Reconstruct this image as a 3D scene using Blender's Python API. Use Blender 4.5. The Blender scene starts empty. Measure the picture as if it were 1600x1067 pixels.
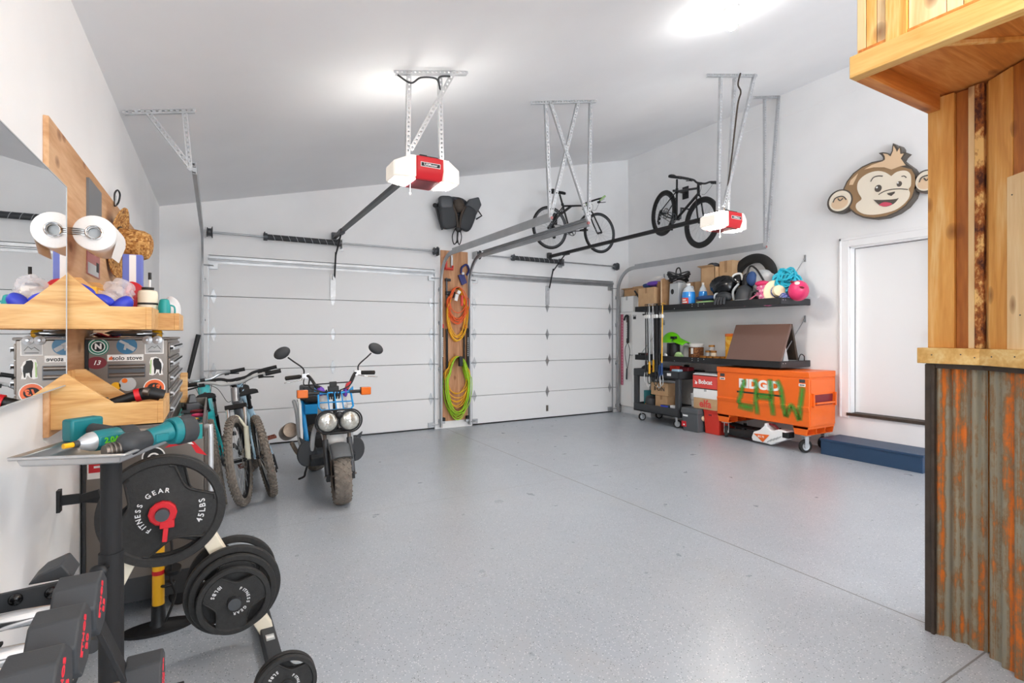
import bpy, bmesh, math, random
from mathutils import Matrix, Vector
random.seed(7)
SC = bpy.context.scene
COL = SC.collection
PI = math.pi

# ------------------------------------------------------------------ camera, lights, exposure
cam = bpy.data.cameras.new('camera')
cam.lens = 36.0 * 813 / 1600
cam.sensor_width = 36.0
cam.shift_y = -10.5 / 1600
cam.clip_start = 0.05
camo = bpy.data.objects.new('camera', cam)
camo.location = (0, 0, 1.42)
camo.rotation_euler = (PI / 2, 0, -math.atan(465 / 813))
COL.objects.link(camo)
SC.camera = camo
SC.view_settings.view_transform = 'Standard'
SC.view_settings.look = 'None'
SC.view_settings.gamma = 1.0
SC.view_settings.exposure = 0.96
SC.cycles.diffuse_bounces = 10
SC.cycles.max_bounces = 14
w = bpy.data.worlds.new('world')
SC.world = w
w.use_nodes = True
w.node_tree.nodes['Background'].inputs[0].default_value = (0.8, 0.9, 1, 1)
w.node_tree.nodes['Background'].inputs[1].default_value = 0.3
SLOPE, ZL, XL, XR, YB, YF = 0.2417, 2.93, -0.562, 6.719, 7.37, -3.2
def ceil_z(x): return ZL + SLOPE * (x - XL)
def fill_light(name, x, y, watts, col=(1, .96, .9), r=.06):
    l = bpy.data.lights.new(name, 'POINT')
    l.energy = watts
    l.color = col
    l.shadow_soft_size = r
    o = bpy.data.objects.new(name, l)
    o.location = (x, y, ceil_z(x) - .30)
    COL.objects.link(o)
# added fill lamps near the ceiling, unseen, above or behind the camera
fill_light('added_ceiling_fill', 1.9, 0.0, 30, (1, .97, .94))
fill_light('added_ceiling_fill', 1.5, -1.6, 12, (1, .98, .95))
fill_light('added_ceiling_fill', 4.8, -1.6, 22, (1, .98, .96))
# fill light shining through an added, unseen window behind the camera
WX0, WX1, WZ0, WZ1 = .4, 6.0, .7, 2.7
al = bpy.data.lights.new('added_window_fill', 'AREA')
al.shape = 'RECTANGLE'; al.size = WX1 - WX0; al.size_y = WZ1 - WZ0
al.energy = 170
al.color = (.86, .93, 1.0)
alo = bpy.data.objects.new('added_window_fill', al)
alo.location = ((WX0 + WX1) / 2, YF - .30, (WZ0 + WZ1) / 2)
alo.rotation_euler = (-PI / 2, 0, 0)
alo.rotation_euler = (PI / 2, 0, 0)
COL.objects.link(alo)

# ------------------------------------------------------------------ materials
MATS = {}
def lin(h):
    if not isinstance(h, str): return tuple(h) + (1,)
    v = [int(h[i:i + 2], 16) / 255 for i in (0, 2, 4)]
    return tuple(c / 12.92 if c <= .04045 else ((c + .055) / 1.055) ** 2.4 for c in v) + (1,)
class N:
    def __init__(s, name):
        s.mat = bpy.data.materials.new(name)
        s.mat.use_nodes = True
        s.t = s.mat.node_tree
        s.b = s.t.nodes['Principled BSDF']
        MATS[name] = s.mat
    def n(s, typ, ins=None, **kw):
        x = s.t.nodes.new('ShaderNode' + typ)
        for k, v in kw.items(): setattr(x, k, v)
        for k, v in (ins or {}).items(): s.put(x.inputs[k], v)
        return x
    def put(s, sock, v):
        if hasattr(v, 'links') or isinstance(v, bpy.types.NodeSocket): s.t.links.new(v, sock)
        else: sock.default_value = v
    def set(s, **kw):
        names = dict(col='Base Color', rough='Roughness', metal='Metallic', normal='Normal', alpha='Alpha', trans='Transmission Weight', ior='IOR', emit='Emission Color', es='Emission Strength', coat='Coat Weight', sheen='Sheen Weight', spec='Specular IOR Level')
        for k, v in kw.items(): s.put(s.b.inputs[names[k]], v)
    def coord(s, scale=(1, 1, 1), rot=(0, 0, 0)):
        tc = s.n('TexCoord')
        mp = s.n('Mapping', {'Vector': tc.outputs['Object'], 'Scale': scale, 'Rotation': rot})
        return mp.outputs[0]
    def noise(s, co, scale, detail=3, rough=.5, dist=0):
        return s.n('TexNoise', {'Vector': co, 'Scale': scale, 'Detail': detail, 'Roughness': rough, 'Distortion': dist}).outputs['Fac']
    def ramp(s, fac, stops, interp='LINEAR'):
        r = s.n('ValToRGB', {'Fac': fac})
        r.color_ramp.interpolation = interp
        e = r.color_ramp.elements
        while len(e) < len(stops): e.new(.5)
        for el, (p, c) in zip(e, stops):
            el.position = p
            el.color = lin(c)
        return r.outputs[0]
    def mix(s, f, a, b):
        m = s.n('Mix', data_type='RGBA')
        s.put(m.inputs[0], f); s.put(m.inputs[6], a); s.put(m.inputs[7], b)
        return m.outputs[2]
    def math(s, op, a, b=0.0, clamp=False):
        m = s.n('Math', operation=op, use_clamp=clamp)
        s.put(m.inputs[0], a); s.put(m.inputs[1], b)
        return m.outputs[0]
    def bump(s, h, strength=.3, dist=.01):
        s.set(normal=s.n('Bump', {'Height': h, 'Strength': strength, 'Distance': dist}).outputs[0])
def pm(name, col, rough=.5, metal=0., var=0., vs=8., bump=0., bs=200., **kw):
    m = N(name)
    c = lin(col)
    if var:
        co = m.coord()
        nz = m.noise(co, vs, 4, .6)
        lo = tuple(x * (1 - var) for x in c[:3]); hi = tuple(min(1, x * (1 + var)) for x in c[:3])
        m.set(col=m.ramp(nz, [(.3, lo), (.7, hi)]))
    else: m.set(col=c)
    m.set(rough=rough, metal=metal, **kw)
    if bump:
        m.bump(m.noise(m.coord(), bs, 3), bump, .004)
    return m
def wood(name, a, b, c, axis=2, ring=9., rough=.55, knots=True, kcol='7a4016'):
    """grain runs along the given local axis"""
    m = N(name)
    sc = [ring, ring, ring]; sc[axis] = ring * .09
    co = m.coord(tuple(sc))
    n1 = m.noise(co, 1.3, 4, .55, .6)
    wv = m.math('FRACT', m.math('MULTIPLY', n1, 9))
    gr = m.noise(m.coord(tuple(x * 14 for x in sc)), 1.0, 2, .6)
    f = m.math('ADD', m.math('MULTIPLY', m.math('PINGPONG', m.math('MULTIPLY', n1, 7), 1.0), .55), m.math('MULTIPLY', gr, .5))
    col = m.ramp(f, [(.15, a), (.5, b), (.95, c)])
    if knots:
        sp = m.n('SeparateXYZ', {'Vector': m.coord()})
        o1, o2 = [i for i in range(3) if i != axis]
        v2 = m.n('CombineXYZ', {0: m.math('MULTIPLY', m.math('SUBTRACT', sp.outputs[o1], sp.outputs[o2]), 6.5), 1: m.math('MULTIPLY', sp.outputs[axis], 4.0)})
        vo = m.n('TexVoronoi', {'Vector': v2.outputs[0], 'Scale': 1.0, 'Randomness': 1.0}, voronoi_dimensions='2D')
        k = m.math('SUBTRACT', 1.0, m.math('MULTIPLY', vo.outputs['Distance'], 6.0), True)
        k = m.math('MULTIPLY', m.math('POWER', k, .6), m.math('GREATER_THAN', m.n('SeparateColor', {'Color': vo.outputs['Color']}).outputs[0], .55))
        col = m.mix(m.math('MULTIPLY', k, .75), col, lin(kcol))
    m.set(col=col, rough=rough)
    m.bump(gr, .15, .002)
    return m

# ------------------------------------------------------------------ mesh builder
class B:
    def __init__(s, mat=None):
        s.v, s.f, s.mi, s.mats, s.cur, s.M = [], [], [], [], 0, Matrix()
        s.w = None
        if mat: s.m(mat)
    def m(s, name):
        if name not in s.mats: s.mats.append(name)
        s.cur = s.mats.index(name)
        return s
    def add(s, vs, fs):
        k = len(s.v)
        s.v += [tuple(s.M @ Vector(p)) for p in vs]
        s.f += [tuple(i + k for i in f) for f in fs]
        s.mi += [s.cur] * len(fs)
        return s
    def bx(s, x0, x1, y0, y1, z0, z1):
        return s.add([(x, y, z) for x in (x0, x1) for y in (y0, y1) for z in (z0, z1)],
                     [(0, 1, 3, 2), (4, 6, 7, 5), (0, 4, 5, 1), (2, 3, 7, 6), (0, 2, 6, 4), (1, 5, 7, 3)])
    def box(s, c, d, R=None):
        h = [x / 2 for x in d]
        pts = [Vector((x, y, z)) for x in (-h[0], h[0]) for y in (-h[1], h[1]) for z in (-h[2], h[2])]
        if R is not None: pts = [R @ p for p in pts]
        return s.add([tuple(Vector(c) + p) for p in pts],
                     [(0, 1, 3, 2), (4, 6, 7, 5), (0, 4, 5, 1), (2, 3, 7, 6), (0, 2, 6, 4), (1, 5, 7, 3)])
    def taper(s, c, d0, d1, h):
        """box whose bottom is d0=(x,y) and top d1, height h, centre of bottom at c"""
        x, y, z = c
        vs = []
        for d, zz in ((d0, z), (d1, z + h)):
            for sx, sy in ((-1, -1), (1, -1), (1, 1), (-1, 1)): vs.append((x + sx * d[0] / 2, y + sy * d[1] / 2, zz))
        return s.add(vs, [(3, 2, 1, 0), (4, 5, 6, 7)] + [(i, (i + 1) % 4, 4 + (i + 1) % 4, 4 + i) for i in range(4)])
    def bar(s, p, q, w, h, up=(0, 0, 1)):
        """rectangular bar from p to q"""
        p, q = Vector(p), Vector(q)
        t = (q - p).normalized()
        u = Vector(up)
        if abs(t.dot(u)) > .98: u = Vector((1, 0, 0))
        a = t.cross(u).normalized(); b = a.cross(t)
        vs = []
        for c in (p, q):
            for i, j in ((-1, -1), (1, -1), (1, 1), (-1, 1)): vs.append(tuple(c + a * i * w / 2 + b * j * h / 2))
        return s.add(vs, [(3, 2, 1, 0), (4, 5, 6, 7)] + [(i, (i + 1) % 4, 4 + (i + 1) % 4, 4 + i) for i in range(4)])
    def tube(s, pts, r, n=8, closed=False):
        P = [Vector(p) for p in pts]
        k = len(P)
        rs = r if isinstance(r, (list, tuple)) else [r] * k
        T = []
        for i in range(k):
            a = P[i - 1] if (i > 0 or closed) else P[i]
            b = P[(i + 1) % k] if (i < k - 1 or closed) else P[i]
            d = b - a
            T.append(d.normalized() if d.length > 1e-9 else Vector((0, 0, 1)))
        u = Vector((0, 0, 1)) if abs(T[0].z) < .9 else Vector((1, 0, 0))
        u = (u - T[0] * u.dot(T[0])).normalized()
        vs, fs = [], []
        for i in range(k):
            u = u - T[i] * u.dot(T[i])
            u = u.normalized() if u.length > 1e-6 else T[i].orthogonal().normalized()
            b = T[i].cross(u)
            for j in range(n):
                a = 2 * PI * j / n
                vs.append(tuple(P[i] + (u * math.cos(a) + b * math.sin(a)) * rs[i]))
        for i in range(k if closed else k - 1):
            for j in range(n):
                a, b = i * n + j, i * n + (j + 1) % n
                c, d = ((i + 1) % k) * n + (j + 1) % n, ((i + 1) % k) * n + j
                fs.append((a, b, c, d))
        if not closed:
            fs.append(tuple(range(n))[::-1])
            fs.append(tuple((k - 1) * n + j for j in range(n)))
        return s.add(vs, fs)
    def cyl(s, p, q, r, r2=None, n=16):
        return s.tube([p, q], [r, r if r2 is None else r2], n)
    def lathe(s, prof, c=(0, 0, 0), axis=(0, 0, 1), n=24, arc=(0, 2 * PI)):
        ax = Vector(axis).normalized()
        u = ax.orthogonal().normalized() if abs(ax.z) < .999 else Vector((1, 0, 0))
        w = ax.cross(u)
        full = abs(arc[1] - arc[0] - 2 * PI) < 1e-6
        m_ = n if full else n + 1
        vs, fs = [], []
        for (r, h) in prof:
            for j in range(m_):
                a = arc[0] + (arc[1] - arc[0]) * j / n
                vs.append(tuple(Vector(c) + ax * h + (u * math.cos(a) + w * math.sin(a)) * max(r, 1e-5)))
        for i in range(len(prof) - 1):
            for j in range(n):
                a, b = i * m_ + j, i * m_ + (j + 1) % m_
                fs.append((a, b, (i + 1) * m_ + (j + 1) % m_, (i + 1) * m_ + j))
        return s.add(vs, fs)
    def torus(s, c, R, r, axis=(0, 0, 1), n=32, k=10, sq=1.0):
        return s.lathe([(R + r * math.cos(2 * PI * i / k), sq * r * math.sin(2 * PI * i / k)) for i in range(k + 1)], c, axis, n)
    def ell(s, c, d, n=16, k=10, R=None, z0=-1., z1=1.):
        """ellipsoid with semi-axes d (z0..z1 trims it)"""
        vs, fs = [], []
        for i in range(k + 1):
            t = math.asin(z0) + (math.asin(z1) - math.asin(z0)) * i / k
            for j in range(n):
                a = 2 * PI * j / n
                p = Vector((d[0] * math.cos(t) * math.cos(a), d[1] * math.cos(t) * math.sin(a), d[2] * math.sin(t)))
                if R is not None: p = R @ p
                vs.append(tuple(Vector(c) + p))
        for i in range(k):
            for j in range(n): fs.append((i * n + j, i * n + (j + 1) % n, (i + 1) * n + (j + 1) % n, (i + 1) * n + j))
        fs.append(tuple(range(n))[::-1]); fs.append(tuple(k * n + j for j in range(n)))
        return s.add(vs, fs)
    def prism(s, poly, a, b, plane='xz'):
        f = {'xz': lambda u, v, d: (u, d, v), 'yz': lambda u, v, d: (d, u, v), 'xy': lambda u, v, d: (u, v, d)}[plane]
        n = len(poly)
        vs = [f(u, v, a) for u, v in poly] + [f(u, v, b) for u, v in poly]
        return s.add(vs, [tuple(range(n)), tuple(range(2 * n - 1, n - 1, -1))] + [(i, i + n, (i + 1) % n + n, (i + 1) % n) for i in range(n)])
    def sheet(s, fn, nu, nv):
        """grid surface: fn(u,v) for u,v in 0..1"""
        vs = [fn(i / nu, j / nv) for i in range(nu + 1) for j in range(nv + 1)]
        return s.add(vs, [(i * (nv + 1) + j, (i + 1) * (nv + 1) + j, (i + 1) * (nv + 1) + j + 1, i * (nv + 1) + j + 1) for i in range(nu) for j in range(nv)])
    def blob(s, c, d, amp=.2, fr=3., seed=0, n=22, k=14, R=None, pw=1.0):
        """lumpy ellipsoid: crumpled cloth, bags"""
        rd = random.Random(seed)
        ph = [(rd.uniform(1, fr), rd.uniform(1, fr), rd.uniform(1, fr), rd.uniform(0, 6.3), rd.uniform(.5, 1)) for _ in range(7)]
        vs, fs = [], []
        for i in range(k + 1):
            t = -PI / 2 + PI * i / k
            for j in range(n):
                a = 2 * PI * j / n
                q = Vector((math.cos(t) * math.cos(a), math.cos(t) * math.sin(a), math.sin(t)))
                g = sum(wt * math.sin(fx * q.x * 2 + fy * q.y * 2 + fz * q.z * 2 + p) for fx, fy, fz, p, wt in ph) / 5
                q = Vector([math.copysign(abs(x) ** pw, x) for x in q]) * (1 + amp * g)
                p = Vector((q.x * d[0], q.y * d[1], q.z * d[2]))
                if R is not None: p = R @ p
                vs.append(tuple(Vector(c) + p))
        for i in range(k):
            for j in range(n): fs.append((i * n + j, i * n + (j + 1) % n, (i + 1) * n + (j + 1) % n, (i + 1) * n + j))
        return s.add(vs, fs)
    def text(s, body, size, M, depth=.001, bold=.0, sx=1.0, shear=0.):
        vs, fs = glyphs(body, bold, shear)
        k = len(s.v)
        s.v += [tuple(s.M @ (M @ Vector((x * size * sx, y * size, z * depth)))) for x, y, z in vs]
        s.f += [tuple(i + k for i in f) for f in fs]
        s.mi += [s.cur] * len(fs)
        return s
    def arctext(s, body, size, R, a0, step, M, depth=.001, bold=.02, inward=False):
        a = a0
        for ch in body:
            if ch != ' ':
                L = Matrix.Translation((R * math.cos(a), R * math.sin(a), 0)) @ Matrix.Rotation(a + (PI / 2 if inward else -PI / 2), 4, 'Z')
                s.text(ch, size, M @ L, depth, bold)
            a += step * (.6 if ch in 'I1' else 1)
        return s
_G = {}
def glyphs(body, bold, shear=0.):
    key = (body, bold, shear)
    if key not in _G:
        cu = bpy.data.curves.new('glyph', 'FONT')
        cu.body = body; cu.align_x = 'CENTER'; cu.align_y = 'CENTER'; cu.extrude = 1.0; cu.offset = bold; cu.shear = shear
        cu.resolution_u = 3
        ob = bpy.data.objects.new('glyph', cu)
        COL.objects.link(ob)
        dg = bpy.context.evaluated_depsgraph_get()
        ev = ob.evaluated_get(dg)
        me = ev.to_mesh()
        _G[key] = ([tuple(v.co) for v in me.vertices], [tuple(p.vertices) for p in me.polygons])
        ev.to_mesh_clear()
        bpy.data.objects.remove(ob); bpy.data.curves.remove(cu)
    return _G[key]
def O(name, b, parent=None, bev=0, seg=2, flat=False, loc=None, rz=0, sharp=.62):
    me = bpy.data.meshes.new(name)
    me.from_pydata(b.v, [], b.f)
    for mn in b.mats: me.materials.append(MATS[mn])
    me.polygons.foreach_set('material_index', b.mi)
    bm = bmesh.new(); bm.from_mesh(me)
    bmesh.ops.recalc_face_normals(bm, faces=bm.faces)
    bm.to_mesh(me); bm.free()
    if b.w:
        at = me.attributes.new('w', 'FLOAT', 'POINT')
        at.data.foreach_set('value', b.w)
    if not flat:
        me.polygons.foreach_set('use_smooth', [True] * len(me.polygons))
        me.set_sharp_from_angle(angle=sharp)
    o = bpy.data.objects.new(name, me)
    COL.objects.link(o)
    if parent is not None: o.parent = parent
    if loc is not None: o.location = loc
    if rz: o.rotation_euler.z = rz
    if bev:
        md = o.modifiers.new('edge', 'BEVEL')
        md.width = bev; md.segments = seg; md.limit_method = 'ANGLE'; md.angle_limit = .7
    return o
def tag(o, label, cat, group=None, kind=None):
    o['label'] = label; o['category'] = cat
    if group: o['group'] = group
    if kind: o['kind'] = kind
    return o
def root(name, label, cat, loc=(0, 0, 0), rz=0., group=None, rot=None):
    o = bpy.data.objects.new(name, None)
    o.empty_display_size = .1
    COL.objects.link(o)
    o.location = loc
    o.rotation_euler = rot if rot else (0, 0, rz)
    return tag(o, label, cat, group)
def one(name, b, label, cat, loc=None, rz=0., group=None, bev=0, flat=False):
    return tag(O(name, b, None, bev, loc=loc, rz=rz, flat=flat), label, cat, group)
def struct(name, b, parent=None, bev=0):
    o = O(name, b, parent, bev)
    if parent is None: o['kind'] = 'structure'
    return o
def dup(src, loc, rz, label, group=None):
    r = src.copy(); COL.objects.link(r)
    r.location = loc; r.rotation_euler.z = rz; r['label'] = label
    if group: r['group'] = group
    for ch in list(src.children):
        c = ch.copy(); COL.objects.link(c); c.parent = r
        for g in ch.children:
            d = g.copy(); COL.objects.link(d); d.parent = c
    return r
def sm(pts, k=6, closed=False):
    """Catmull-Rom through the points"""
    P = [Vector(p) for p in pts]; n = len(P); out = []
    for i in range(n if closed else n - 1):
        g = (lambda j: P[j % n]) if closed else (lambda j: P[max(0, min(n - 1, j))])
        a, b, c, d = g(i - 1), g(i), g(i + 1), g(i + 2)
        for q in range(k):
            t = q / k
            out.append(tuple(.5 * ((2 * b) + (c - a) * t + (2 * a - 5 * b + 4 * c - d) * t * t + (3 * b - a - 3 * c + d) * t ** 3)))
    if not closed: out.append(tuple(P[-1]))
    return out
def rotm(a, ax='Z'): return Matrix.Rotation(a, 3, ax)
def frame(o, x, y):
    """4x4 with local x,y along the given directions, z = x cross y"""
    X = Vector(x).normalized(); Y = Vector(y).normalized(); Z = X.cross(Y)
    return Matrix(((X.x, Y.x, Z.x, o[0]), (X.y, Y.y, Z.y, o[1]), (X.z, Y.z, Z.z, o[2]), (0, 0, 0, 1)))

# ------------------------------------------------------------------ material list
def _wall(name, c):
    m = N(name); co = m.coord()
    m.set(col=m.ramp(m.noise(co, 1.7, 3), [(.3, c[0]), (.7, c[1])]), rough=.85)
    m.bump(m.noise(co, 60, 3, .6), .06, .004)
_wall('wall_paint', ('ececec', 'f2f2f2'))
_wall('ceiling_paint', ('ebebec', 'efeff0'))
pm('trim_paint', 'eeeeee', .4)
def _floor():
    m = N('epoxy_floor'); co = m.coord()
    base = m.ramp(m.noise(co, .8, 5, .6), [(.3, 'a3aab2'), (.7, 'adb3ba')])
    for sc, th, cl in ((105, .085, 'd2d4d6'), (110, .05, '6a6f74'), (150, .06, '8f949a')):
        vo = m.n('TexVoronoi', {'Vector': co, 'Scale': sc, 'Randomness': 1.0})
        r = m.n('SeparateColor', {'Color': vo.outputs['Color']})
        f = m.math('MULTIPLY', m.math('LESS_THAN', vo.outputs['Distance'], .30), m.math('LESS_THAN', r.outputs[1], th * 3))
        base = m.mix(f, base, lin(cl))
    sx = m.n('SeparateXYZ', {'Vector': co})
    def line(axis, pos, wd):
        d = m.math('ABSOLUTE', m.math('SUBTRACT', sx.outputs[axis], pos))
        return m.math('LESS_THAN', d, wd)
    j = m.math('MAXIMUM', line(0, 3.04, .005), m.math('MAXIMUM', line(1, .97, .004), m.math('MULTIPLY', line(1, 4.2, .003), .45)))
    base = m.mix(m.math('MULTIPLY', j, .75), base, lin('5a5550'))
    st = m.ramp(m.noise(m.coord((1, .5, 1)), 1.6, 6, .65), [(.55, (0, 0, 0)), (.8, (1, 1, 1))])
    base = m.mix(m.math('MULTIPLY', st, .25), base, lin('b3a99c'))
    m.set(col=base, rough=m.n('MapRange', {'Value': m.noise(co, 6, 4), 3: .22, 4: .4}).outputs[0])
    m.bump(m.noise(co, 120, 3), .05, .003)
_floor()
pm('door_white', 'e9e9e9', .5, bump=.05, bs=300)
pm('galvanized', 'b4b6b8', .38, .85, var=.12, vs=6)
pm('galv_track', 'aeb0b2', .45, .5, var=.08, vs=6)
pm('galv_light', 'c8cacc', .42, .6, var=.1, vs=14)
pm('steel_dark', '55575a', .45, .6)
pm('chrome', 'd8d8d8', .12, 1.0)
pm('brushed', '7f7770', .4, .85, var=.08, vs=3)
pm('black', '141416', .5)
pm('black_matte', '1b1b1d', .75, bump=.15, bs=300)
pm('black_gloss', '0c0c0e', .2)
pm('rubber', '232221', .85, bump=.3, bs=500)
pm('tire_dusty', '7b736a', .95, var=.25, vs=25, bump=.3, bs=250)
pm('charcoal', '35373a', .6, bump=.1, bs=400)
pm('grey_plastic', '55585b', .55, bump=.1, bs=400)
pm('light_grey', 'b9bcbd', .5)
pm('white_plastic', 'f0efec', .35)
pm('white_cloth', 'eeece8', .9, bump=.3, bs=60)
pm('cream', 'efe5cf', .6)
pm('iron_black', '2a2928', .6, .2, var=.25, vs=60, bump=.35, bs=350)
pm('red', 'cf1f2a', .35)
pm('red_plastic', 'd93a2c', .4)
pm('red_text', 'e2263a', .5)
pm('orange', 'ee6a1c', .35, var=.04, vs=3)
pm('orange_lens', 'e8742a', .15)
pm('orange_cord', 'f0662a', .5)
pm('yellow_cord', 'f2b622', .5)
pm('green_cord', 'a5d42a', .5)
pm('brown_cord', '8a5a22', .5)
pm('yellow', 'f0b21c', .35)
pm('teal', '149a98', .4)
pm('makita', '0f757c', .45)
pm('teal_frame', '35bfc4', .25)
pm('blue_frame', 'a9cbe0', .3)
pm('grey_frame', '9a9ca0', .3, .5)
pm('blue', '1e8fd0', .3)
pm('dark_blue', '26415f', .45, var=.05, vs=5)
pm('cobalt', '2f3fc0', .5)
pm('navy', '2b3274', .5)
pm('purple', '6a3fb0', .5)
pm('pink', 'e06a98', .6)
pm('hot_pink', 'd83468', .25)
pm('cyan', '2cb4cc', .4)
pm('lime', '6ed016', .35)
pm('pale_green', 'a8cc8a', .5)
pm('skin_plastic', 'c8ad8c', .5)
pm('aluminium', 'c9cacb', .3, .85, var=.05, vs=10)
pm('copper_lid', 'b9803e', .35, .6)
pm('brown_gloss', '6e554c', .12)
pm('maroon', '7d1f2a', .5)
pm('red_box', 'dc4a42', .6)
pm('paper', 'efeeec', .95, bump=.2, bs=80)
pm('label', 'f4f4f2', .6)
pm('ink', '202020', .6)
pm('navy_plaid', '2c4a7c', .7)
pm('green_paint', '2f9a3a', .6)
pm('wheel_grey', '5c6064', .5)
pm('muffler', 'a08d7c', .4, .7, var=.2, vs=20)
pm('fork_cream', 'e6e2cc', .35)
pm('rusty_pedal', '7a3a26', .6)
pm('straw_hat_pale', 'ecdcb8', .9, bump=.6, bs=160)
pm('plate_white', 'd9d9d9', .6)
pm('ear_tan', 'e7c9a6', .5)
pm('monkey_brown', '9c7c58', .5)
pm('monkey_outline', '585048', .5)
pm('monkey_face', 'f1e6d2', .5)
pm('monkey_hair', 'e6c6a0', .5)
pm('tongue', 'd8536a', .5)
pm('metal_brown', '4a4038', .6, .4, var=.2, vs=15)
pm('screen_grey', '6f7173', .4)
pm('photo_red', 'a86a68', .6)
pm('wind_clear', 'ccd4da', .15)
pm('flag_blue', '6a78c8', .5)
pm('rope_pink', 'c0667e', .7)
pm('sticker_green', '0f7a60', .4)
pm('sticker_blue', '1b6a92', .4)
pm('sticker_orange', 'ec6a2e', .4)
pm('bucket_white', 'f2f3f3', .3)
def _cardboard():
    for nm, a, b in (('cardboard', 'bd9870', 'caa67e'), ('cardboard_dark', '9a7552', 'ae8862')):
        m = N(nm); co = m.coord((1, 1, 1))
        m.set(col=m.ramp(m.noise(co, 9, 5, .6), [(.3, a), (.7, b)]), rough=.85)
_cardboard()
wood('ply', 'dcb48a', 'cfa074', 'b98656', 1, 5.0, .6)
wood('ply_pillar', 'd2a279', 'c48f66', 'a8734c', 2, 7.0, .6)
wood('oak_x', 'e4bd83', 'd8a868', 'bd8446', 0, 11.0, .5)
wood('pine_v', 'eec684', 'e2a656', 'cc8a3a', 2, 6.0, .55)
wood('pine_deep', 'cf8a3c', 'b9702a', '96531c', 2, 6.0, .55)
wood('pine_pale', 'eed8ae', 'e6c694', 'd8b078', 2, 5.0, .55)
wood('pine_h', 'edd08e', 'e2b76e', 'cf9a4e', 1, 6.0, .55)
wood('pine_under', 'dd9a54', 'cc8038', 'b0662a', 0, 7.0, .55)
def _bark():
    m = N('bark'); co = m.coord((9, 9, 5))
    m.set(col=m.ramp(m.noise(co, 1.2, 5, .7), [(.42, 'e8bc74'), (.5, 'a05a22'), (.6, '4a2010')]), rough=.8)
_bark()
def _rust():
    m = N('rusty_metal'); co = m.coord((17, 17, .26))
    n1 = m.noise(co, 1.6, 7, .65)
    n2 = m.noise(m.coord((12, 12, 6)), 1.5, 6, .7)
    col = m.ramp(m.math('ADD', m.math('MULTIPLY', n1, .6), m.math('MULTIPLY', n2, .4)), [(.28, '5a5953'), (.38, '8e8a7c'), (.47, '9a917c'), (.53, '8c6f4e'), (.59, 'd8752a'), (.70, 'ec8a2e')])
    m.set(col=col, rough=m.n('MapRange', {'Value': n2, 3: .4, 4: .8}).outputs[0], metal=.35)
    m.bump(n2, .2, .004)
_rust()
def _straw():
    m = N('straw'); co = m.coord((60, 60, 60))
    vo = m.n('TexVoronoi', {'Vector': co, 'Scale': 1.4})
    m.set(col=m.ramp(m.n('SeparateColor', {'Color': vo.outputs['Color']}).outputs[0], [(.1, '8a5526'), (.5, 'b9803f'), (.95, 'dcae6c')]), rough=.85)
    m.bump(vo.outputs['Distance'], .5, .006)
_straw()
def _mirror():
    m = N('mirror_glass'); m.set(col=(.93, .94, .94, 1), metal=1.0, rough=.01)
_mirror()
def _clear(name, col, a, rough=.15):
    m = N(name); m.set(col=lin(col), rough=rough, alpha=a)
_clear('clear_bag', 'e8e6ea', .32, .15)
_clear('clear_jar', 'f0f0f0', .35, .08)
def _lit(name, col, st, base='f6f2e8'):
    m = N(name); m.set(col=lin(base), emit=lin(col), es=st, rough=.4)
_lit('bulb_lit', 'fffdf9', 120.0)
_lit('lens_lit', 'fff3e2', .22, 'e6e2da')
_lit('lens_top_lit', 'fffcf6', 36.0)
_lit('lens_bottom', 'fffaf2', 110.0)
def _blue_liquid():
    m = N('blue_liquid'); m.set(col=lin('2f8fe0'), rough=.12, coat=.4)
_blue_liquid()
def _headlight():
    m = N('headlight_glass'); co = m.coord((1, 1, 1))
    m.set(col=m.ramp(m.noise(co, 30, 3), [(.3, 'b9b8ae'), (.7, 'e6e6e0')]), rough=.12, metal=.6)
_headlight()
def _spray():
    m = N('spray_paint')
    a = m.n('Attribute', attribute_name='w')
    nz = m.noise(m.coord((40, 40, 40)), 1.0, 3, .7)
    f = m.math('MULTIPLY', m.math('ADD', a.outputs['Fac'], m.math('MULTIPLY', m.math('SUBTRACT', nz, .5), .5)), .9, True)
    m.set(col=lin('2c9a36'), rough=.6, alpha=m.math('MULTIPLY', f, .82))
_spray()
def _floral(name, a, b, c, s):
    m = N(name); vo = m.n('TexVoronoi', {'Vector': m.coord((s, s, s)), 'Scale': 1.0})
    m.set(col=m.ramp(m.n('SeparateColor', {'Color': vo.outputs['Color']}).outputs[0], [(.2, a), (.5, b), (.8, c)], 'CONSTANT'), rough=.8)
_floral('floral_pink', 'e06a98', 'f0c4d0', 'b84a7a', 40)
_floral('floral_blue', '4a5a9a', 'a8b0d8', '6a7ac0', 50)
_floral('flag_stripes', 'b0282e', 'efecea', '2a3460', 25)
_floral('dark_plaid', '26282c', '3a3a3e', '4a4a50', 30)
_floral('nuts_brown', '7a4a28', 'a06a3e', '5a3018', 90)
_floral('snack_yellow', 'e8a422', 'f4c65a', 'd8502a', 14)

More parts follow.
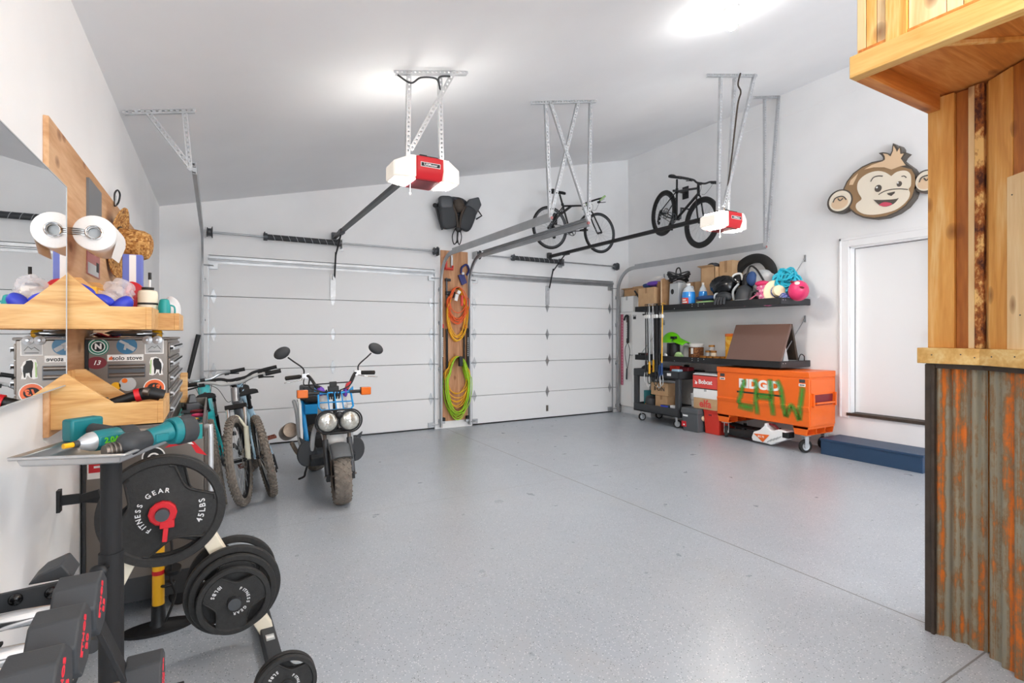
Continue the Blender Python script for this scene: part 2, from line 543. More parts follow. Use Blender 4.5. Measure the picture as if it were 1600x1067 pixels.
# ------------------------------------------------------------------ room shell
b = B('epoxy_floor'); b.bx(XL - .15, XR + .15, YF - .1, YB + .2, -.12, 0); struct('floor', b)
D1, D2, DZ = (-.07, 2.885), (3.49, 6.355), 2.40
b = B('wall_paint')
b.prism([(XL - .15, 0), (D1[0], 0), (D1[0], DZ), (D1[1], DZ), (D1[1], 0), (D2[0], 0), (D2[0], DZ), (D2[1], DZ), (D2[1], 0),
         (XR + .15, 0), (XR + .15, ceil_z(XR + .15)), (XL - .15, ceil_z(XL - .15))], YB, YB + .15, 'xz')
struct('wall_back', b)
b = B('wall_paint'); b.bx(XL - .15, XL, YF, YB, 0, ceil_z(XL)); struct('wall_left', b)
EY0, EY1, EZ0, EZ1 = 2.52, 3.465, .45, 2.49      # entry door opening in the right wall
b = B('wall_paint')
for y0, y1, z0, z1 in ((YF, EY0, 0, ceil_z(XR)), (EY1, YB, 0, ceil_z(XR)), (EY0, EY1, 0, EZ0), (EY0, EY1, EZ1, ceil_z(XR))):
    b.bx(XR, XR + .15, y0, y1, z0, z1)
b.bx(XR - .006, XR, YF, YB, 4.372, ceil_z(XR))
struct('wall_right', b)
b = B('wall_paint')
for x0, x1, z0, z1 in ((XL - .15, WX0, 0, ceil_z(XR)), (WX1, XR + .15, 0, ceil_z(XR)), (WX0, WX1, 0, WZ0), (WX0, WX1, WZ1, ceil_z(XR))): b.bx(x0, x1, YF - .1, YF, z0, z1)
struct('wall_front', b)
b = B('trim_paint')
for x in (WX0, WX0 + 1.85, WX0 + 3.7, WX1 - .05): b.bx(x, x + .05, YF - .08, YF + .01, WZ0, WZ1)
b.bx(WX0, WX1, YF - .08, YF + .01, WZ0, WZ0 + .05); b.bx(WX0, WX1, YF - .08, YF + .01, WZ1 - .05, WZ1)
struct('added_window_1', b)  # added window, out of view, framing the opening for the fill light
b = B('ceiling_paint')
b.prism([(XL - .15, ceil_z(XL - .15)), (XR + .15, ceil_z(XR + .15)), (XR + .15, ceil_z(XR) + .2), (XL - .15, ceil_z(XL) + .15)], YF - .1, YB + .15, 'xz')
struct('ceiling', b)

# entry door in the right wall
d = struct('door_3', B('door_white').bx(XR + .085, XR + .125, EY0 + .035, EY1 - .022, EZ0 + .03, EZ1 - .02))
b = B('trim_paint')
b.bx(XR - .018, XR, EY1, EY1 + .105, EZ0 - .04, EZ1 + .095); b.bx(XR - .018, XR, EY0 - .09, EY0, EZ0 - .04, EZ1 + .095); b.bx(XR - .018, XR, EY0, EY1, EZ1, EZ1 + .095)
b.bx(XR - .026, XR, EY1 + .085, EY1 + .105, EZ0 - .04, EZ1 + .11); b.bx(XR - .026, XR, EY0 - .09, EY1 + .105, EZ1 + .08, EZ1 + .11)
b.bx(XR, XR + .125, EY1 - .02, EY1, EZ0, EZ1); b.bx(XR, XR + .125, EY0, EY0 + .02, EZ0, EZ1); b.bx(XR, XR + .125, EY0, EY1, EZ1 - .018, EZ1)
struct('trim_1', b, None, .003)
b = B('metal_brown'); b.bx(XR - .03, XR + .13, EY0 - .02, EY1 + .02, EZ0 - .012, EZ0 + .022); struct('threshold', b, d)
b = B('black'); b.bx(XR + .084, XR + .087, EY1 - .026, EY1 - .02, EZ0, EZ1); b.bx(XR + .084, XR + .087, EY0, EY1, EZ1 - .024, EZ1 - .018); struct('weatherstrip', b, d)
b = B('brushed'); b.cyl((XR + .085, EY0 + .11, 1.42), (XR + .03, EY0 + .11, 1.42), .012); b.ell((XR + .02, EY0 + .11, 1.42), (.025, .03, .03)); struct('door_knob', b, d)

# garage doors: five flat sections each
JZ = (.015, .457, .979, 1.428, 1.896, 2.395)
def garage_door(name, x0, x1):
    r = bpy.data.objects.new(name, None); COL.objects.link(r); r['kind'] = 'structure'
    xm = (x0 + x1) / 2
    for i in range(5):
        b = B('door_white'); b.bx(x0 + .003, x1 - .003, YB + .03, YB + .07, JZ[i] + .003, JZ[i + 1] - .003); struct('section', b, r, .004)
    b = B('black'); b.bx(x0, x1, YB + .072, YB + .08, .0, 2.40); b.bx(x0, x1, YB + .028, YB + .075, 0, .016); struct('seal_and_added_backing', b, r)  # bottom seal plus an added black sheet blocking light through section gaps
    for i in range(1, 5):
        z = JZ[i]
        for k, xc in enumerate((x0 + .06, xm, x1 - .06)):
            b = B('galvanized')
            w = .036
            b.prism([(xc - w, z), (xc, z - .095), (xc + w, z), (xc, z + .095)], YB + .026, YB + .031, 'xz')
            b.cyl((xc - w, YB + .02, z), (xc + w, YB + .02, z), .009, n=10)
            if k != 1:
                sx = -1 if k == 0 else 1
                b.cyl((xc, YB + .018, z), (xc + sx * .1, YB - .03, z), .006, n=8)
            struct('hinge', b, r)
    b = B('galvanized')
    b.bx(x0 + .01, x1 - .01, YB - .03, YB + .03, 2.345, 2.352); b.bx(x0 + .01, x1 - .01, YB + .022, YB + .03, 2.30, 2.395); b.bx(x0 + .01, x1 - .01, YB - .03, YB - .024, 2.335, 2.372)
    struct('strut', b, r)
    b = B('galv_light'); b.bx(xm - .035, xm + .035, YB + .012, YB + .028, 1.93, 2.25); b.bx(xm - .012, xm + .012, YB - .03, YB + .02, 2.17, 2.23); struct('arm_bracket', b, r)
    for sx, xc in ((1, x0 + .06), (-1, x1 - .06)):
        for z in (.07, 2.27):
            b = B('galvanized'); b.bx(xc - .045, xc + .045, YB + .0, YB + .03, z - .04, z + .03); b.cyl((xc, YB - .01, z), (xc - sx * .11, YB - .04, z), .007, n=8); struct('corner_bracket', b, r)
    return r
garage_door('door_1', *D1); dd2 = garage_door('door_2', *D2)
b = B('brushed'); b.bx(4.90, 4.94, YB + .02, YB + .03, .12, .22); struct('lock_plate', b, dd2)
b = B('galvanized')
for x0, x1 in (D1, D2):
    for s_, x in ((1, x0), (-1, x1)):
        b.bx(min(x, x + s_ * .012), max(x, x + s_ * .012), YB, YB + .028, 0, 2.40)
struct('trim_2', b)

# blue wooden step below the entry door
b = B('dark_blue'); b.bx(6.28, 6.70, 2.53, 3.56, 0, .165); b.bx(6.27, 6.705, 2.52, 3.57, .165, .19)
one('door_step', b, 'dark blue painted wooden step on the floor below the plain white entry door', 'step', bev=.003)

# ------------------------------------------------------------------ rustic partition with corrugated wainscot
PR = root('timber_partition', 'rustic partition with rusty corrugated metal below and pine boards above', 'partition', (2.975, 1.18, 0), -PI / 2)
LA, LB, BND = .217, 1.5, math.radians(37)
MB_ = Matrix.Translation((LA, 0, 0)) @ Matrix.Rotation(-BND, 4, 'Z')
b = B('rusty_metal')
def corr(L, ph, u0):
    return lambda s, t: (u0 + (L - u0) * s, .012 + .012 * math.sin(2 * PI * ((u0 + (L - u0) * s) / .066 + ph)), .0 + 1.268 * t)
b.sheet(corr(LA + .004, .1, .03), 30, 1)
b.M = MB_; b.sheet(corr(LB, .35, -.002), 180, 1)
O('corrugated_panel', b, PR, sharp=3.1)
b = B('metal_brown'); b.bx(-.006, .03, -.012, .02, 0, 1.28); b.bx(.022, .036, -.02, .02, 0, 1.28); O('corner_trim', b, PR, .002)
b = B('metal_brown'); b.bx(0, LA + .01, -.014, .04, 1.262, 1.284); b.M = MB_; b.bx(-.006, LB, -.014, .04, 1.262, 1.284); O('flashing', b, PR)
b = B('pine_v'); b.bx(0, LA, .03, .16, 0, 2.545); b.M = MB_; b.bx(-.06, LB, .03, .16, 0, 2.545); O('core', b, PR)
b = B('pine_h'); b.bx(-.03, LA + .012, -.032, .03, 1.284, 1.358); O('cap_rail', b, PR, .003)
b = B('pine_h'); b.M = MB_; b.bx(-.012, LB, -.032, .03, 1.284, 1.358); O('cap_rail', b, PR, .003)
def board(mat, u0, u1, y0, z0=1.358, z1=2.545, segB=False):
    b = B(mat)
    if segB: b.M = MB_
    b.bx(u0, u1, y0, .03, z0, z1); O('board', b, PR, .002)
board('pine_v', 0, .103, .004)
board('pine_deep', .104, .155, .022)
board('pine_pale', .155, .179, .002)
board('bark', .179, .212, -.002)
board('pine_v', .004, .132, .008, segB=True)
board('pine_pale', .133, .24, -.012, 1.358, 2.08, True)
board('pine_deep', .134, .26, .012, 2.08, 2.545, True)
board('pine_v', .26, .44, .008, segB=True); board('pine_deep', .44, .56, .012, segB=True)
board('pine_v', .56, .80, .008, segB=True); board('pine_pale', .80, .96, .002, segB=True); board('pine_v', .96, 1.5, .008, segB=True)
b = B('steel_dark')
for u, z in ((.03, 1.325), (.14, 1.33), (.19, 1.318)): b.cyl((u, -.034, z), (u, -.028, z), .0028, n=8)
b.M = MB_
for u, z in ((.08, 1.325), (.2, 1.33), (.16, 2.0), (.2, 1.5)): b.cyl((u, -.034 if z < 1.4 else -.014, z), (u, -.028 if z < 1.4 else -.01, z), .0028, n=8)
O('screws', b, PR)

# overhanging pine loft box above the partition
LX, LY, LZ = 2.284, 1.178, 2.48
LR = root('pine_loft', 'overhanging pine board loft box jutting out above the partition', 'loft', (LX, LY, LZ))
b = B('pine_h'); b.bx(0, .05, -2.4, 0, 0, .09); O('front_beam', b, LR, .003)
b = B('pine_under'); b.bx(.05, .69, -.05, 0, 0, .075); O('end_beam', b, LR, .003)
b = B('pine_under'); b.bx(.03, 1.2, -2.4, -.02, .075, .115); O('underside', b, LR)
for o_, w_ in ((.19, .018), (.42, .03), (.60, .02), (.86, .03), (1.1, .03)):
    b = B('pine_v')
    c0 = Vector((.05, -o_ + .02, .067)); dv = Vector((math.cos(BND), -math.sin(BND), 0))
    b.bar(c0, c0 + dv * 1.1, w_, .016); O('batten', b, LR, .002)
yy = -.012
i = 0
mats = ['pine_pale', 'pine_v', 'pine_pale', 'pine_v', 'pine_pale', 'pine_pale', 'pine_v']
for wd in (.035, .04, .035, .075, .12, .05, .06, .1, .12, .11, .13, .12, .13, .1, .14, .12, .13, .12, .13, .14, .12, .13):
    if yy - wd < -2.4: break
    b = B(mats[i % 7]); b.bx(.036 - (.012 if i % 4 == 3 else 0), .07, yy - wd + .002, yy, .088, ceil_z(LX + .03) - LZ); O('board', b, LR, .002)
    yy -= wd; i += 1
b = B('pine_v'); b.bx(.07, 1.2, -.04, -.012, .1, ceil_z(LX + .1) - LZ); O('end_board', b, LR)

# ------------------------------------------------------------------ garage door hardware
def ribbon(b, pts, lat, w, h, off=0.):
    """sweep a w (along lat) x h rectangle; off shifts along the normal"""
    P = [Vector(p) for p in pts]; L = Vector(lat); vs = []; k = len(P)
    for i in range(k):
        t = (P[min(i + 1, k - 1)] - P[max(i - 1, 0)]).normalized()
        n = L.cross(t)
        c = P[i] + n * off
        for a, e in ((-1, -1), (1, -1), (1, 1), (-1, 1)): vs.append(tuple(c + L * a * w / 2 + n * e * h / 2))
    fs = [(3, 2, 1, 0), tuple(range(4 * k - 4, 4 * k))]
    for i in range(k - 1):
        for j in range(4): fs.append((i * 4 + j, i * 4 + (j + 1) % 4, i * 4 + 4 + (j + 1) % 4, i * 4 + 4 + j))
    b.add(vs, fs)
def track(x, label, side):
    r = root('door_track', label, 'track', (x, 7.31, 0), group=None)
    pts = [(0, 0, .03), (0, 0, 2.2)] + [(0, -.4 + .4 * math.cos(a), 2.2 + .4 * math.sin(a)) for a in [PI / 2 * i / 10 for i in range(1, 11)]] + [(0, -2.95, 2.6)]
    b = B('galv_track')
    ribbon(b, pts, (1, 0, 0), .004, .056)
    ribbon(b, [(p[0] - side * .01, p[1], p[2]) for p in pts], (1, 0, 0), .022, .004, .027)
    ribbon(b, [(p[0] - side * .01, p[1], p[2]) for p in pts], (1, 0, 0), .022, .004, -.027)
    O('rail', b, r)
    b = B('galv_track'); b.bx(-.02 * side - .012, -.02 * side + .012, -2.95, -.45, 2.648, 2.654); b.bx(.004 * side - .002, .004 * side + .002, -2.95, -.45, 2.566, 2.654); O('stiffener', b, r)
    for z in (.12, .9, 1.6, 2.1):
        b = B('galvanized'); b.bx(side * .006 - .004, side * .006 + .004, 0, .058, z - .03, z + .03); b.cyl((side * .012, .03, z), (side * .024, .03, z), .01, n=8); O('wall_bracket', b, r)
    b = B('photo_red' if x > 1 else 'galvanized'); b.cyl((-side * .01, -2.955, 2.6), (-side * .01, -2.935, 2.6), .016, n=10); O('end_bolt', b, r)
    return r
track(-.115, 'galvanised door track at the near corner by the leaning black pole', 1)
track(2.945, 'galvanised door track of the first door, curving past the top of the plywood strip', -1)
track(3.435, 'galvanised door track of the second garage door, beside the plywood strip', 1)
track(6.41, 'galvanised door track of the second garage door, curving out over the loaded wall shelf', -1)
def perf(b, p, q, nrm, w=.032, gap=.034):
    """perforated angle iron from p to q; nrm = direction the punched face looks"""
    p, q, nrm = Vector(p), Vector(q), Vector(nrm).normalized()
    L = (q - p).length; t = (q - p) / L
    nrm = (nrm - t * nrm.dot(t)).normalized()
    s = t.cross(nrm)
    for e in (-1, 1): b.bar(p + s * e * w * .36, q + s * e * w * .36, w * .3, .002, nrm)
    n = max(1, int(L / gap))
    for i in range(n + 1):
        c = p + t * (L * i / n)
        b.bar(c - t * gap * .27, c + t * gap * .27, w * .6, .002, nrm)
    e0 = s * w * .5
    b.bar(p + e0 - nrm * .014, q + e0 - nrm * .014, .002, .028, nrm)
def hanger(label, parts, loc=(0, 0, 0)):
    r = root('track_hanger', label, 'bracket', loc)
    for nm, p, q, nr in parts:
        b = B('galv_light'); perf(b, p, q, nr); O(nm, b, r)
    return r
F = (0, -1, 0)
cz = lambda x: ceil_z(x) - .012
hanger('perforated steel track hanger with one diagonal, on the low end of the ceiling', [
    ('ceiling_angle', (-.53, 4.35, cz(-.53)), (-.125, 4.35, cz(-.125)), F),
    ('upright', (-.185, 4.36, cz(-.185)), (-.15, 4.36, 2.6), F),
    ('diagonal', (-.40, 4.355, cz(-.40)), (-.15, 4.355, 2.62), F)])
hanger('perforated steel hanger with crossed diagonals holding the two middle door tracks', [
    ('ceiling_angle', (2.71, 4.35, cz(2.71)), (3.52, 4.35, cz(3.52)), F),
    ('upright', (2.89, 4.36, cz(2.89)), (2.945, 4.36, 2.6), F),
    ('upright', (3.46, 4.36, cz(3.46)), (3.435, 4.36, 2.6), F),
    ('diagonal', (2.93, 4.34, cz(2.93)), (3.42, 4.34, 2.62), F),
    ('diagonal', (3.29, 4.352, cz(3.29)), (2.95, 4.352, 2.64), F)])
hanger('pair of long perforated steel uprights hanging the track above the loaded shelf', [
    ('ceiling_angle', (6.15, 4.35, cz(6.15)), (6.70, 4.35, cz(6.70)), F),
    ('upright', (6.40, 4.36, cz(6.40)), (6.41, 4.36, 2.6), F),
    ('diagonal', (6.68, 4.345, cz(6.68)), (6.44, 4.345, 2.66), F)])
def torsion(x0, x1, s0, s1, label):
    r = root('torsion_spring', label, 'spring', (0, 7.27, 2.66))
    b = B('galvanized'); b.cyl((x0, 0, 0), (x1, 0, 0), .0125, n=12); O('shaft', b, r)
    b = B('charcoal'); b.cyl((s0, 0, 0), (s1, 0, 0), .036, n=18)
    O('coil', b, r)
    b = B('galv_light'); b.tube([(s0 + .03 + (s1 - s0 - .06) * i / 100, .037 * math.cos(i * .55), .037 * math.sin(i * .55)) for i in range(101)], .0025, 5); O('painted_stripe', b, r)
    for x in (s0 - .02, s1 + .02):
        b = B('steel_dark'); b.cyl((x - .022, 0, 0), (x + .022, 0, 0), .048, n=18); b.cyl((x - .012, -.03, .03), (x - .012, -.055, .05), .008, n=8); O('winding_cone', b, r)
    for x in (x0 + .05, x1 - .05):
        b = B('steel_dark'); b.lathe([(.0, -.03), (.055, -.03), (.058, -.022), (.046, -.015), (.046, .015), (.07, .025), (.07, .033), (0, .033)], (x, 0, 0), (1, 0, 0), 20); O('drum', b, r)
        b = B('galvanized'); sx = -.045 if x < (x0 + x1) / 2 else .045; b.bx(x + sx - .003, x + sx + .003, -.05, .09, -.06, .05); O('bearing_plate', b, r)
    b = B('galvanized'); b.bx(s1 + .06, s1 + .066, -.03, .09, -.07, .05); b.bx(s1 + .03, s1 + .1, .08, .09, -.09, .07); O('center_bracket', b, r)
    return r
torsion(-.10, 2.90, .58, 1.44, 'dark torsion spring and shaft above the first garage door, behind the scooter')
torsion(3.50, 6.38, 4.20, 5.10, 'dark torsion spring and shaft above the second garage door, below the hung road bike')

# overhead openers
def opener(xc, label, rail_mat, hang, hlabel, y=3.86, z=2.68):
    r = root('garage_door_opener', label, 'door opener', (xc, y, z))
    b = B('red'); b.prism([(-.16, .075), (-.165, -.02), (-.145, -.062), (-.13, -.09), (.15, -.09), (.15, .075)], -.105, .105, 'yz'); O('housing', b, r, .006)
    b = B('maroon'); b.bx(-.10, .10, -.11, .12, -.094, -.088); O('bottom_plate', b, r)
    for sx in (-1, 1):
        b = B('lens_lit')
        x0, x1 = sx * .107, sx * .265
        for (xa, ya, yb, za, zb, xb, yc, yd, zc, zd) in ((x0, -.158, .15, -.088, .078, sx * .15, -.155, .148, -.09, .076), (sx * .15, -.155, .148, -.09, .076, x1, -.10, .10, -.082, .03)):
            vs = [(xa, ya, za), (xa, yb, za), (xa, yb, zb), (xa, ya, zb), (xb, yc, zc), (xb, yd, zc), (xb, yd, zd), (xb, yc, zd)]
            b.add(vs, [(0, 1, 2, 3), (4, 5, 6, 7), (0, 1, 5, 4), (1, 2, 6, 5), (2, 3, 7, 6), (3, 0, 4, 7)])
        ln = O('light_lens', b, r, .012, 3)
        b = B('lens_top_lit'); b.bx(min(sx * .12, sx * .165), max(sx * .12, sx * .165), -.12, .12, .077, .080); O('lit_top', b, ln)
        b = B('lens_bottom')
        for k in range(4): b.bx(sx * (.125 + k * .03) - .010, sx * (.125 + k * .03) + .010, -.09 + k * .008, .09 - k * .008, -.098 + k * .001, -.090)
        O('lit_louvre', b, ln)
    b = B('label'); M = frame((0, -.1645, .03), (1, 0, 0), (0, 0, 1)); M = frame((0, -.1655, .012), (1, 0, 0), (0, -.05, 1))
    b.M = M; b.box((0, 0, 0), (.155, .034, .004)); b.m('ink').box((0, 0, .002), (.147, .026, .003)); b.m('label'); b.M = Matrix(); b.text('LiftMaster', .026, M @ Matrix.Translation((0, 0, .004)), .0008, .01); O('name_plate', b, r)
    b = B('black'); b.bx(-.07, .08, -.12, .1, .075, .095); b.box((-.02, -.02, .105), (.06, .09, .03)); O('top_cover', b, r, .004)
    b = B(rail_mat)
    y1, z1 = 7.30 - y, 2.745 - z
    b.bar((0, -.05, .085), (0, y1, z1), .035, .04); b.bar((0, -.05, .062), (0, y1, z1 - .023), .05, .005); O('rail', b, r)
    b = B(rail_mat); b.box((0, y1 - .45, z1 - .01), (.06, .14, .06)); O('trolley', b, r, .004)
    b = B('black'); b.bar((0, y1 - .42, z1 - .03), (0, y1 - .08, z1 - .26), .02, .008); b.bar((0, y1 - .09, z1 - .22), (.01, y1 + .05, z1 - .55), .022, .008); O('door_arm', b, r)
    b = B('steel_dark'); b.bx(-.03, .03, y1, y1 + .06, z1 - .05, z1 + .06); O('header_bracket', b, r)
    b = B('white_plastic'); b.tube([(-.12, -.05, -.09), (-.121, -.052, -.18)], .002, 6); b.ell((-.121, -.052, -.19), (.006, .006, .012), 8, 6); O('pull_cord', b, r)
    h = root('opener_hanger', hlabel, 'bracket', (0, 0, 0))
    for nm, p, q in hang:
        b = B('galv_light'); perf(b, p, q, (0, -1, .05)); O(nm, b, h)
    return r, h
o1, h1 = opener(1.41, 'lit door opener with red front hanging over the scooter side of the garage', 'steel_dark', [
    ('ceiling_angle', (1.14, 3.70, cz(1.14)), (1.71, 3.70, cz(1.71))), ('upright', (1.25, 3.71, cz(1.25)), (1.25, 3.74, 2.74)),
    ('upright', (1.53, 3.80, cz(1.53)), (1.56, 3.84, 2.74)), ('diagonal', (1.60, 3.69, cz(1.60)), (1.27, 3.72, 2.80))],
    'perforated steel frame with one diagonal hanging the opener over the scooter side')
b = B('charcoal'); b.tube(sm([(1.15, 3.68, cz(1.15) - .03), (1.25, 3.68, cz(1.25) - .09), (1.33, 3.68, cz(1.33) - .05), (1.45, 3.68, cz(1.45) - .06), (1.48, 3.68, cz(1.48) - .14), (1.47, 3.68, cz(1.47) - .05), (1.56, 3.68, cz(1.56) - .04)]), .007, 7); O('power_cord', b, h1)
o2, h2 = opener(4.92, 'lit door opener with maroon front hanging below the wall-mounted mountain bike', 'black', [
    ('ceiling_angle', (4.47, 3.70, cz(4.47)), (5.28, 3.70, cz(5.28))), ('upright', (4.70, 3.71, cz(4.70)), (4.72, 3.76, 2.76)),
    ('upright', (5.02, 3.78, cz(5.02)), (5.0, 3.86, 2.76)), ('diagonal', (5.24, 3.69, cz(5.24)), (4.76, 3.72, 2.80))],
    'tall perforated steel frame with one diagonal hanging the opener below the mountain bike')
b = B('metal_brown'); b.tube(sm([(4.94, 3.66, cz(4.94)), (4.90, 3.66, cz(4.9) - .12), (4.96, 3.67, cz(4.96) - .2), (4.92, 3.68, 3.9), (4.86, 3.70, 3.4), (4.82, 3.73, 3.0), (4.80, 3.76, 2.76)], 5), .009, 7); O('power_cord', b, h2)

# visible ceiling bulb
r = root('ceiling_bulb', 'bare lit bulb in a small socket on the white ceiling', 'light bulb', (3.38, 2.58, ceil_z(3.38)))
b = B('white_plastic'); b.lathe([(0, 0), (.055, -.0), (.055, -.03), (.03, -.05), (.022, -.07), (0, -.07)], (0, 0, -.0), (0, 0, 1), 20); O('socket', b, r)
b = B('bulb_lit'); b.lathe([(.018, -.06), (.02, -.075), (.036, -.10), (.042, -.125), (.036, -.15), (.018, -.165), (0.0, -.168)], (0, 0, 0), (0, 0, 1), 20); O('globe', b, r)

# plywood strip between the garage doors with hung tools
b = B('ply_pillar'); b.bx(2.965, 3.415, 7.352, 7.37, .11, 2.70); r = one('plywood_strip', b, 'tall plywood strip between the two garage doors with cords hung on it', 'tool board', bev=.002)
YP = 7.352
def coil(name, mats, xc, zt, zb, w, n, label, hs=(.66, .78, .9), seed=1):
    rd = random.Random(seed)
    r = root(name, label, 'extension cord', (xc, YP, zt))
    for mi_, m_ in enumerate(mats):
        b = B(m_)
        for i in range(n[mi_]):
            ww = w * rd.uniform(.72, 1.0) / 2; h = (zt - zb) * rd.uniform(.72, 1.0) if mi_ else (zt - zb) * rd.uniform(.86, 1.0)
            if mi_ == 1: h *= rd.choice(hs)
            yo = -.02 - .009 * i - .02 * mi_ * rd.random()
            pts = []
            for k in range(28):
                a = 2 * PI * k / 28
                sx = math.sin(a) * (1 if math.cos(a) < .3 else .82)
                pts.append((ww * sx + rd.uniform(-.003, .003), yo + .008 * math.sin(a * 2 + i), -h / 2 + h / 2 * math.cos(a) + rd.uniform(-.003, .003)))
            b.tube(pts, .0065, 6, True)
        O('cord_loops', b, r)
    b = B('black'); b.cyl((0, 0, -.015), (0, -.13, -.012), .007, n=8); O('hook', b, r)
    return r
rc = coil('extension_cord', ['yellow_cord', 'orange_cord'], 3.21, 2.14, 1.30, .36, (8, 9), 'coiled orange and yellow extension cord on the plywood strip, upper coil', hs=(.62, .68, .76))
b = B('white_plastic'); b.box((-.05, -.14, -.16), (.05, .03, .1), rotm(.25, 'Y')); b.box((-.01, -.14, -.08), (.05, .03, .05), rotm(.6, 'Y')); O('socket_end', b, rc, .004)
b = B('red_plastic'); b.box((.06, -.1, -.2), (.035, .03, .16)); O('plug', b, rc, .004)
rc = coil('extension_cord', ['green_cord', 'yellow_cord', 'brown_cord'], 3.21, 1.09, .12, .45, (13, 7, 4), 'coiled lime and yellow extension cord on the plywood strip, lower coil', seed=5)
b = B('black'); b.box((.02, -.14, -.07), (.06, .05, .15)); O('plug', b, rc, .006)
b = B('red'); 
for k in range(3): b.bar((3.03, YP - .02 - k * .02, 2.62), (3.03 + .10, YP - .02 - k * .02, 2.45 - .0), .02, .02)
b = B('red_plastic'); b.tube([(3.03, YP - .05, 2.60), (3.035, YP - .05, 2.42), (3.14, YP - .05, 2.42), (3.14, YP - .05, 2.47)], .02, 6); b.bx(3.02, 3.16, YP - .03, YP, 2.40, 2.44)
b.m('galvanized').bx(3.12, 3.15, YP - .035, YP, 2.42, 2.63)
one('clamp', b, 'red steel clamp hung at the top of the plywood strip', 'clamp', bev=.002)
r = root('spring_clamp', 'blue spring clamp hung above the orange cord on the plywood strip', 'clamp', (3.33, YP - .03, 2.36))
b = B('navy'); b.bar((-.07, 0, -.02), (-.01, 0, -.17), .03, .05); b.bar((-.02, 0, -.01), (.03, 0, -.15), .03, .05); b.tube(sm([(-.04, 0, .0), (-.03, 0, .09), (.05, 0, .14), (.09, 0, .06), (.05, 0, -.02)]), .017, 8); O('jaws', b, r, .004)
b = B('galv_light'); b.cyl((-.02, -.03, .0), (-.02, .03, .0), .02); O('spring', b, r)
r = root('bar_clamp', 'black bar clamp hung by the first door track on the plywood strip', 'clamp', (3.05, YP - .03, 2.0))
b = B('steel_dark'); b.bx(-.012, .012, -.006, .006, -.22, .28); O('bar', b, r)
b = B('black'); b.box((.02, 0, .25), (.09, .03, .04)); b.box((.05, 0, .05), (.13, .04, .06)); b.box((.11, 0, .03), (.05, .05, .09)); O('jaw', b, r, .005)
for i, (x, lab) in enumerate(((3.0, 'black tube tool with red tip at the first-door edge of the plywood strip'), (3.365, 'black tube tool with red tip hung at the second-door edge of the plywood strip'))):
    r = root('tube_rack', lab, 'tool', (x, YP - .035, 1.45))
    s_ = 1 if i == 0 else -1
    b = B('black'); b.tube(sm([(-.02, 0, .07), (-.022, 0, -.7), (0.03 * s_, 0, -.86), (.055 * s_, 0, -.75), (.05 * s_, 0, .06)], 5) if i == 0 else [(.03, 0, .07), (.03, 0, -.55)], .017, 8)
    if i: b.tube([(-.03, 0, .06), (-.03, 0, -.5)], .015, 8)
    O('tube', b, r)
    b = B('red_plastic'); b.cyl((-.02 if i == 0 else .0, 0, .07), (-.02 if i == 0 else .0, 0, .13), .022, n=10); O('tip', b, r)
    b = B('label')
    M = frame((-.022 if i == 0 else .03, -.0185, -.2), (0, 0, -1), (1, 0, 0))
    for k in range(10): b.box((-.022 if i == 0 else .03, -.0175, -.08 - k * .03), (.01, .002, .018))
    O('printed_marks', b, r)

# ------------------------------------------------------------------ bicycles
def wheel(name, parent, cx, cz, R, tr, tire, rim, steer=None, knobs=0, nsp=28, disc=0.0, hubw=.1, spoke='light_grey', seed=0):
    def B2(m):
        b = B(m)
        if steer is not None: b.M = steer
        return b
    b = B2(tire)
    b.torus((cx, 0, cz), R - tr, tr, (0, 1, 0), 56, 10)
    if knobs:
        for i in range(knobs):
            a = 2 * PI * i / knobs
            for lat, tl, q in ((-.62, .0, .5), (.62, 0, .5), (-.22, .5, .0), (.22, .5, .0)):
                a2 = a + tl * 2 * PI / knobs
                rr = R - tr + tr * math.cos(lat * 1.35) + .002
                c = (cx + rr * math.cos(a2), tr * math.sin(lat * 1.35), cz + rr * math.sin(a2))
                Rm = rotm(-a2, 'Y') @ rotm(lat * .9, 'Z')
                b.box(c, (.010, tr * .42, .016), Rm)
    wl = O(name, b, parent)
    b = B2(rim); b.lathe([(R - 2 * tr + .006, -.015), (R - 2 * tr + .006, .015), (R - 2 * tr - .022, .011), (R - 2 * tr - .022, -.011), (R - 2 * tr + .006, -.015)], (cx, 0, cz), (0, 1, 0), 48); O('rim', b, wl)
    b = B2(spoke)
    for i in range(nsp):
        a = 2 * PI * i / nsp; s = 1 if i % 2 else -1
        a2 = a + (.5 if i % 4 < 2 else -.5)
        b.tube([(cx + .024 * math.cos(a2), s * hubw * .35, cz + .024 * math.sin(a2)), (cx + (R - 2 * tr - .01) * math.cos(a), s * .003, cz + (R - 2 * tr - .01) * math.sin(a))], .0013, 4)
    O('spokes', b, wl)
    b = B2('black'); b.cyl((cx, -hubw / 2, cz), (cx, hubw / 2, cz), .018, n=12); b.cyl((cx, -hubw * .62, cz), (cx, hubw * .62, cz), .007, n=8); O('hub', b, wl)
    if disc:
        b = B2('brushed'); b.lathe([(disc, -.001), (disc, .001), (disc - .022, .001), (disc - .022, -.001), (disc, -.001)], (cx, hubw * .42, cz), (0, 1, 0), 30)
        for k in range(5): a = k * 1.257; b.bar((cx + .018 * math.cos(a), hubw * .42, cz + .018 * math.sin(a)), (cx + (disc - .01) * math.cos(a + .3), hubw * .42, cz + (disc - .01) * math.sin(a + .3)), .002, .008, (0, 1, 0))
        O('disc_rotor', b, wl)
    return wl
